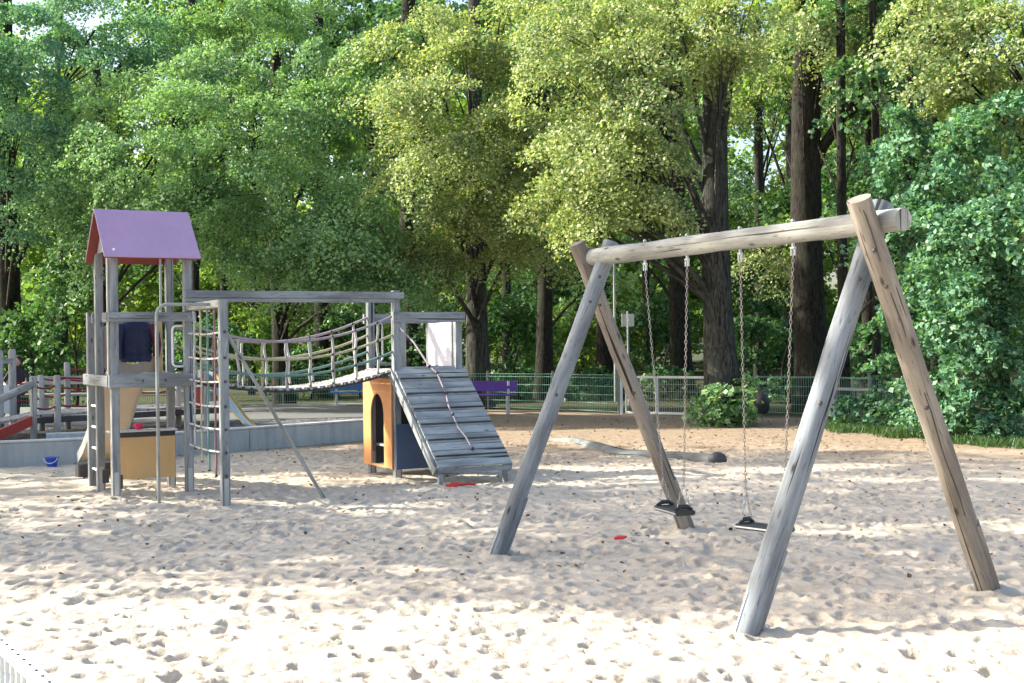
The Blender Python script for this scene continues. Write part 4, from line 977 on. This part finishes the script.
for i, s_ in ((16, 1), (20, -1)):
    h_ = MB(); q = Vector(J[i][0]); q2 = Vector(J[i+1][0]); h_.tube([Vector(J[i-1][0]), q], [.044, .036], 8); h_.tube([q, q2], [.034, .026], 8)
    for k in range(4): h_.tube([q2 + Vector((-.02 + k*.013, 0, 0)), q2 + Vector((-.02 + k*.013 - .02*s_, -.05, -.02)), q2 + Vector((-.02 + k*.013 - .03*s_, -.07, -.05))], [.009, .008, .006], 6)
    h_.tube([q2, q2 + Vector((-.04*s_, -.01, -.04))], [.011, .008], 6); h_.build('forearm', 'skin', pe)
# ------------------------------------------------------------------ small colourful slide
cs = thing('toddler_slide', Vector((-4.9, 22.6, .26)), 'small toddler slide with red box, yellow chute and pale blue side', 'slide')
s0 = PD(208, 385, 22.4); s1 = PD(228, 408, 22.1); s2_ = PD(244, 425, 21.9); s3_ = PD(256, 429, 21.8); w = Vector((-.05, .42, 0))
for nm, m_, off, h_ in (('chute', 'slide_yellow', Vector((0, 0, 0)), .05),):
    c_ = MB(); P4 = [s0, s1, s2_, s3_]
    for i in range(3): c_.slab([P4[i], P4[i+1], P4[i+1] + w, P4[i] + w], (0, 0, .03))
    c_.build('chute', 'slide_yellow', cs)
for off in (Vector((0, 0, 0)), w):
    c_ = MB()
    tp = [.32, .24, .14, .02]
    c_.slab([P4[0] + off, P4[1] + off, P4[2] + off, P4[3] + off, P4[2] + off + UP*tp[2], P4[1] + off + UP*tp[1], P4[0] + off + UP*tp[0]], (0, .03, 0)); c_.build('chute_side', 'slide_blue' if off.y == 0 else 'slide_yellow', cs)
bx = PD(201, 385, 22.4)
MB().bar(Vector((bx.x - .12, bx.y, .95)), Vector((bx.x + .10, bx.y + .05, .95)), .45, .62).build('side_box', 'red', cs)
for dx in (-.16, .12):
    MB().bar(Vector((bx.x + dx, bx.y - .2, .2)), Vector((bx.x + dx, bx.y - .2, 1.55)), .06, .06).build('post', 'bench_wood', cs)
MB().bar(Vector((bx.x + .02, bx.y - .24, 1.02)), Vector((bx.x + .02, bx.y - .24, 1.32)), .10, .03).build('white_plate', 'white', cs)
# ------------------------------------------------------------------ white railing in the near left corner
zt = 1.0; ra_, rb_ = G(-60, 590, zt), G(75, 710, zt); ra_.z = rb_.z = 0
M['rail_paint'] = painted('pale_rail_paint', (.5, .56, .58), .5, .1)
rg = thing('picket_railing', ra_, 'white metal picket railing in the bottom left corner', 'railing')
dd = (rb_ - ra_).normalized(); Ld = (rb_ - ra_).length
MB().bar(ra_ + UP*zt, rb_ + UP*zt, .036, .022).build('top_rail', 'rail_paint', rg)
MB().bar(ra_ + UP*.12, rb_ + UP*.12, .03, .03).build('bottom_rail', 'rail_paint', rg)
np_ = int(Ld/.06)
pk = MB(); cp = MB()
for i in range(np_):
    p = ra_ + dd*(i + .5)*Ld/np_; MB().bar(p + UP*.13, p + UP*(zt-.01), .008, .008).build('picket', 'rail_paint', rg) if i < 90 else None
    cp.tube([p + UP*(zt + .0105), p + UP*(zt + .0135)], .004, 8)
cp.build('rivets', 'dark', rg)
for p in (ra_, rb_): MB().bar(p - UP*.1, p + UP*(zt + .01), .04, .04).build('post', 'rail_paint', rg)
# ------------------------------------------------------------------ grass strip and litter
n = 17000
gx = rng.uniform(0, 1, n); edge0 = np.array([G(815, 428)[:2], G(900, 436)[:2], G(1060, 452)[:2]])
i0 = (gx*2).astype(int).clip(0, 1); f_ = gx*2 - i0
base = edge0[i0]*(1-f_)[:, None] + edge0[i0+1]*f_[:, None]
dep = rng.gamma(1.2, .55, n) + .35*np.sin(gx*23) + .25*np.sin(gx*61); base = base + np.stack([dep*.35, dep], 1) + rng.normal(size=(n, 2))*.12
hgt = rng.uniform(.03, .15, n); an = rng.uniform(0, 2*np.pi, n); wd = .010; lean = rng.normal(size=(n, 2))*.05
V = np.zeros((n, 4, 3)); dx = np.stack([np.cos(an), np.sin(an)], 1)*wd
V[:, 0, :2] = base - dx; V[:, 1, :2] = base + dx; V[:, 2, :2] = base + lean + dx*.3; V[:, 3, :2] = base + lean - dx*.3; V[:, 2:, 2] = hgt[:, None]; V[:, :2, 2] = -.03
tag(npmesh('grass', V.reshape(-1, 3), np.arange(n*4).reshape(-1, 4), 'grass'), 'fringe of short grass under the tall shrub', 'grass', kind='stuff')
n = 2600
P_ = np.stack([rng.uniform(-7, 9, n), 9 + 19*rng.uniform(0, 1, n)**.8, np.zeros(n)], 1)
hx = np.clip(((P_[:, 0]-HX0)/HC).astype(int), 0, NX-1); hy = np.clip(((P_[:, 1]-HY0)/HC).astype(int), 0, NY-1)
P_[:, 2] = H[hy, hx]*np.clip((25-P_[:, 1])/6, 0, 1) + .012
V = leaves(P_, np.tile([0, 0, 1.], (n, 1)), .05, .035, .3)
tag(npmesh('leaf_litter', V, np.arange(len(V)).reshape(-1, 4), 'litter'), 'scattered dry leaves and bits lying on the sand', 'leaf litter', kind='stuff')
print('LEAVES', NLEAF[0])
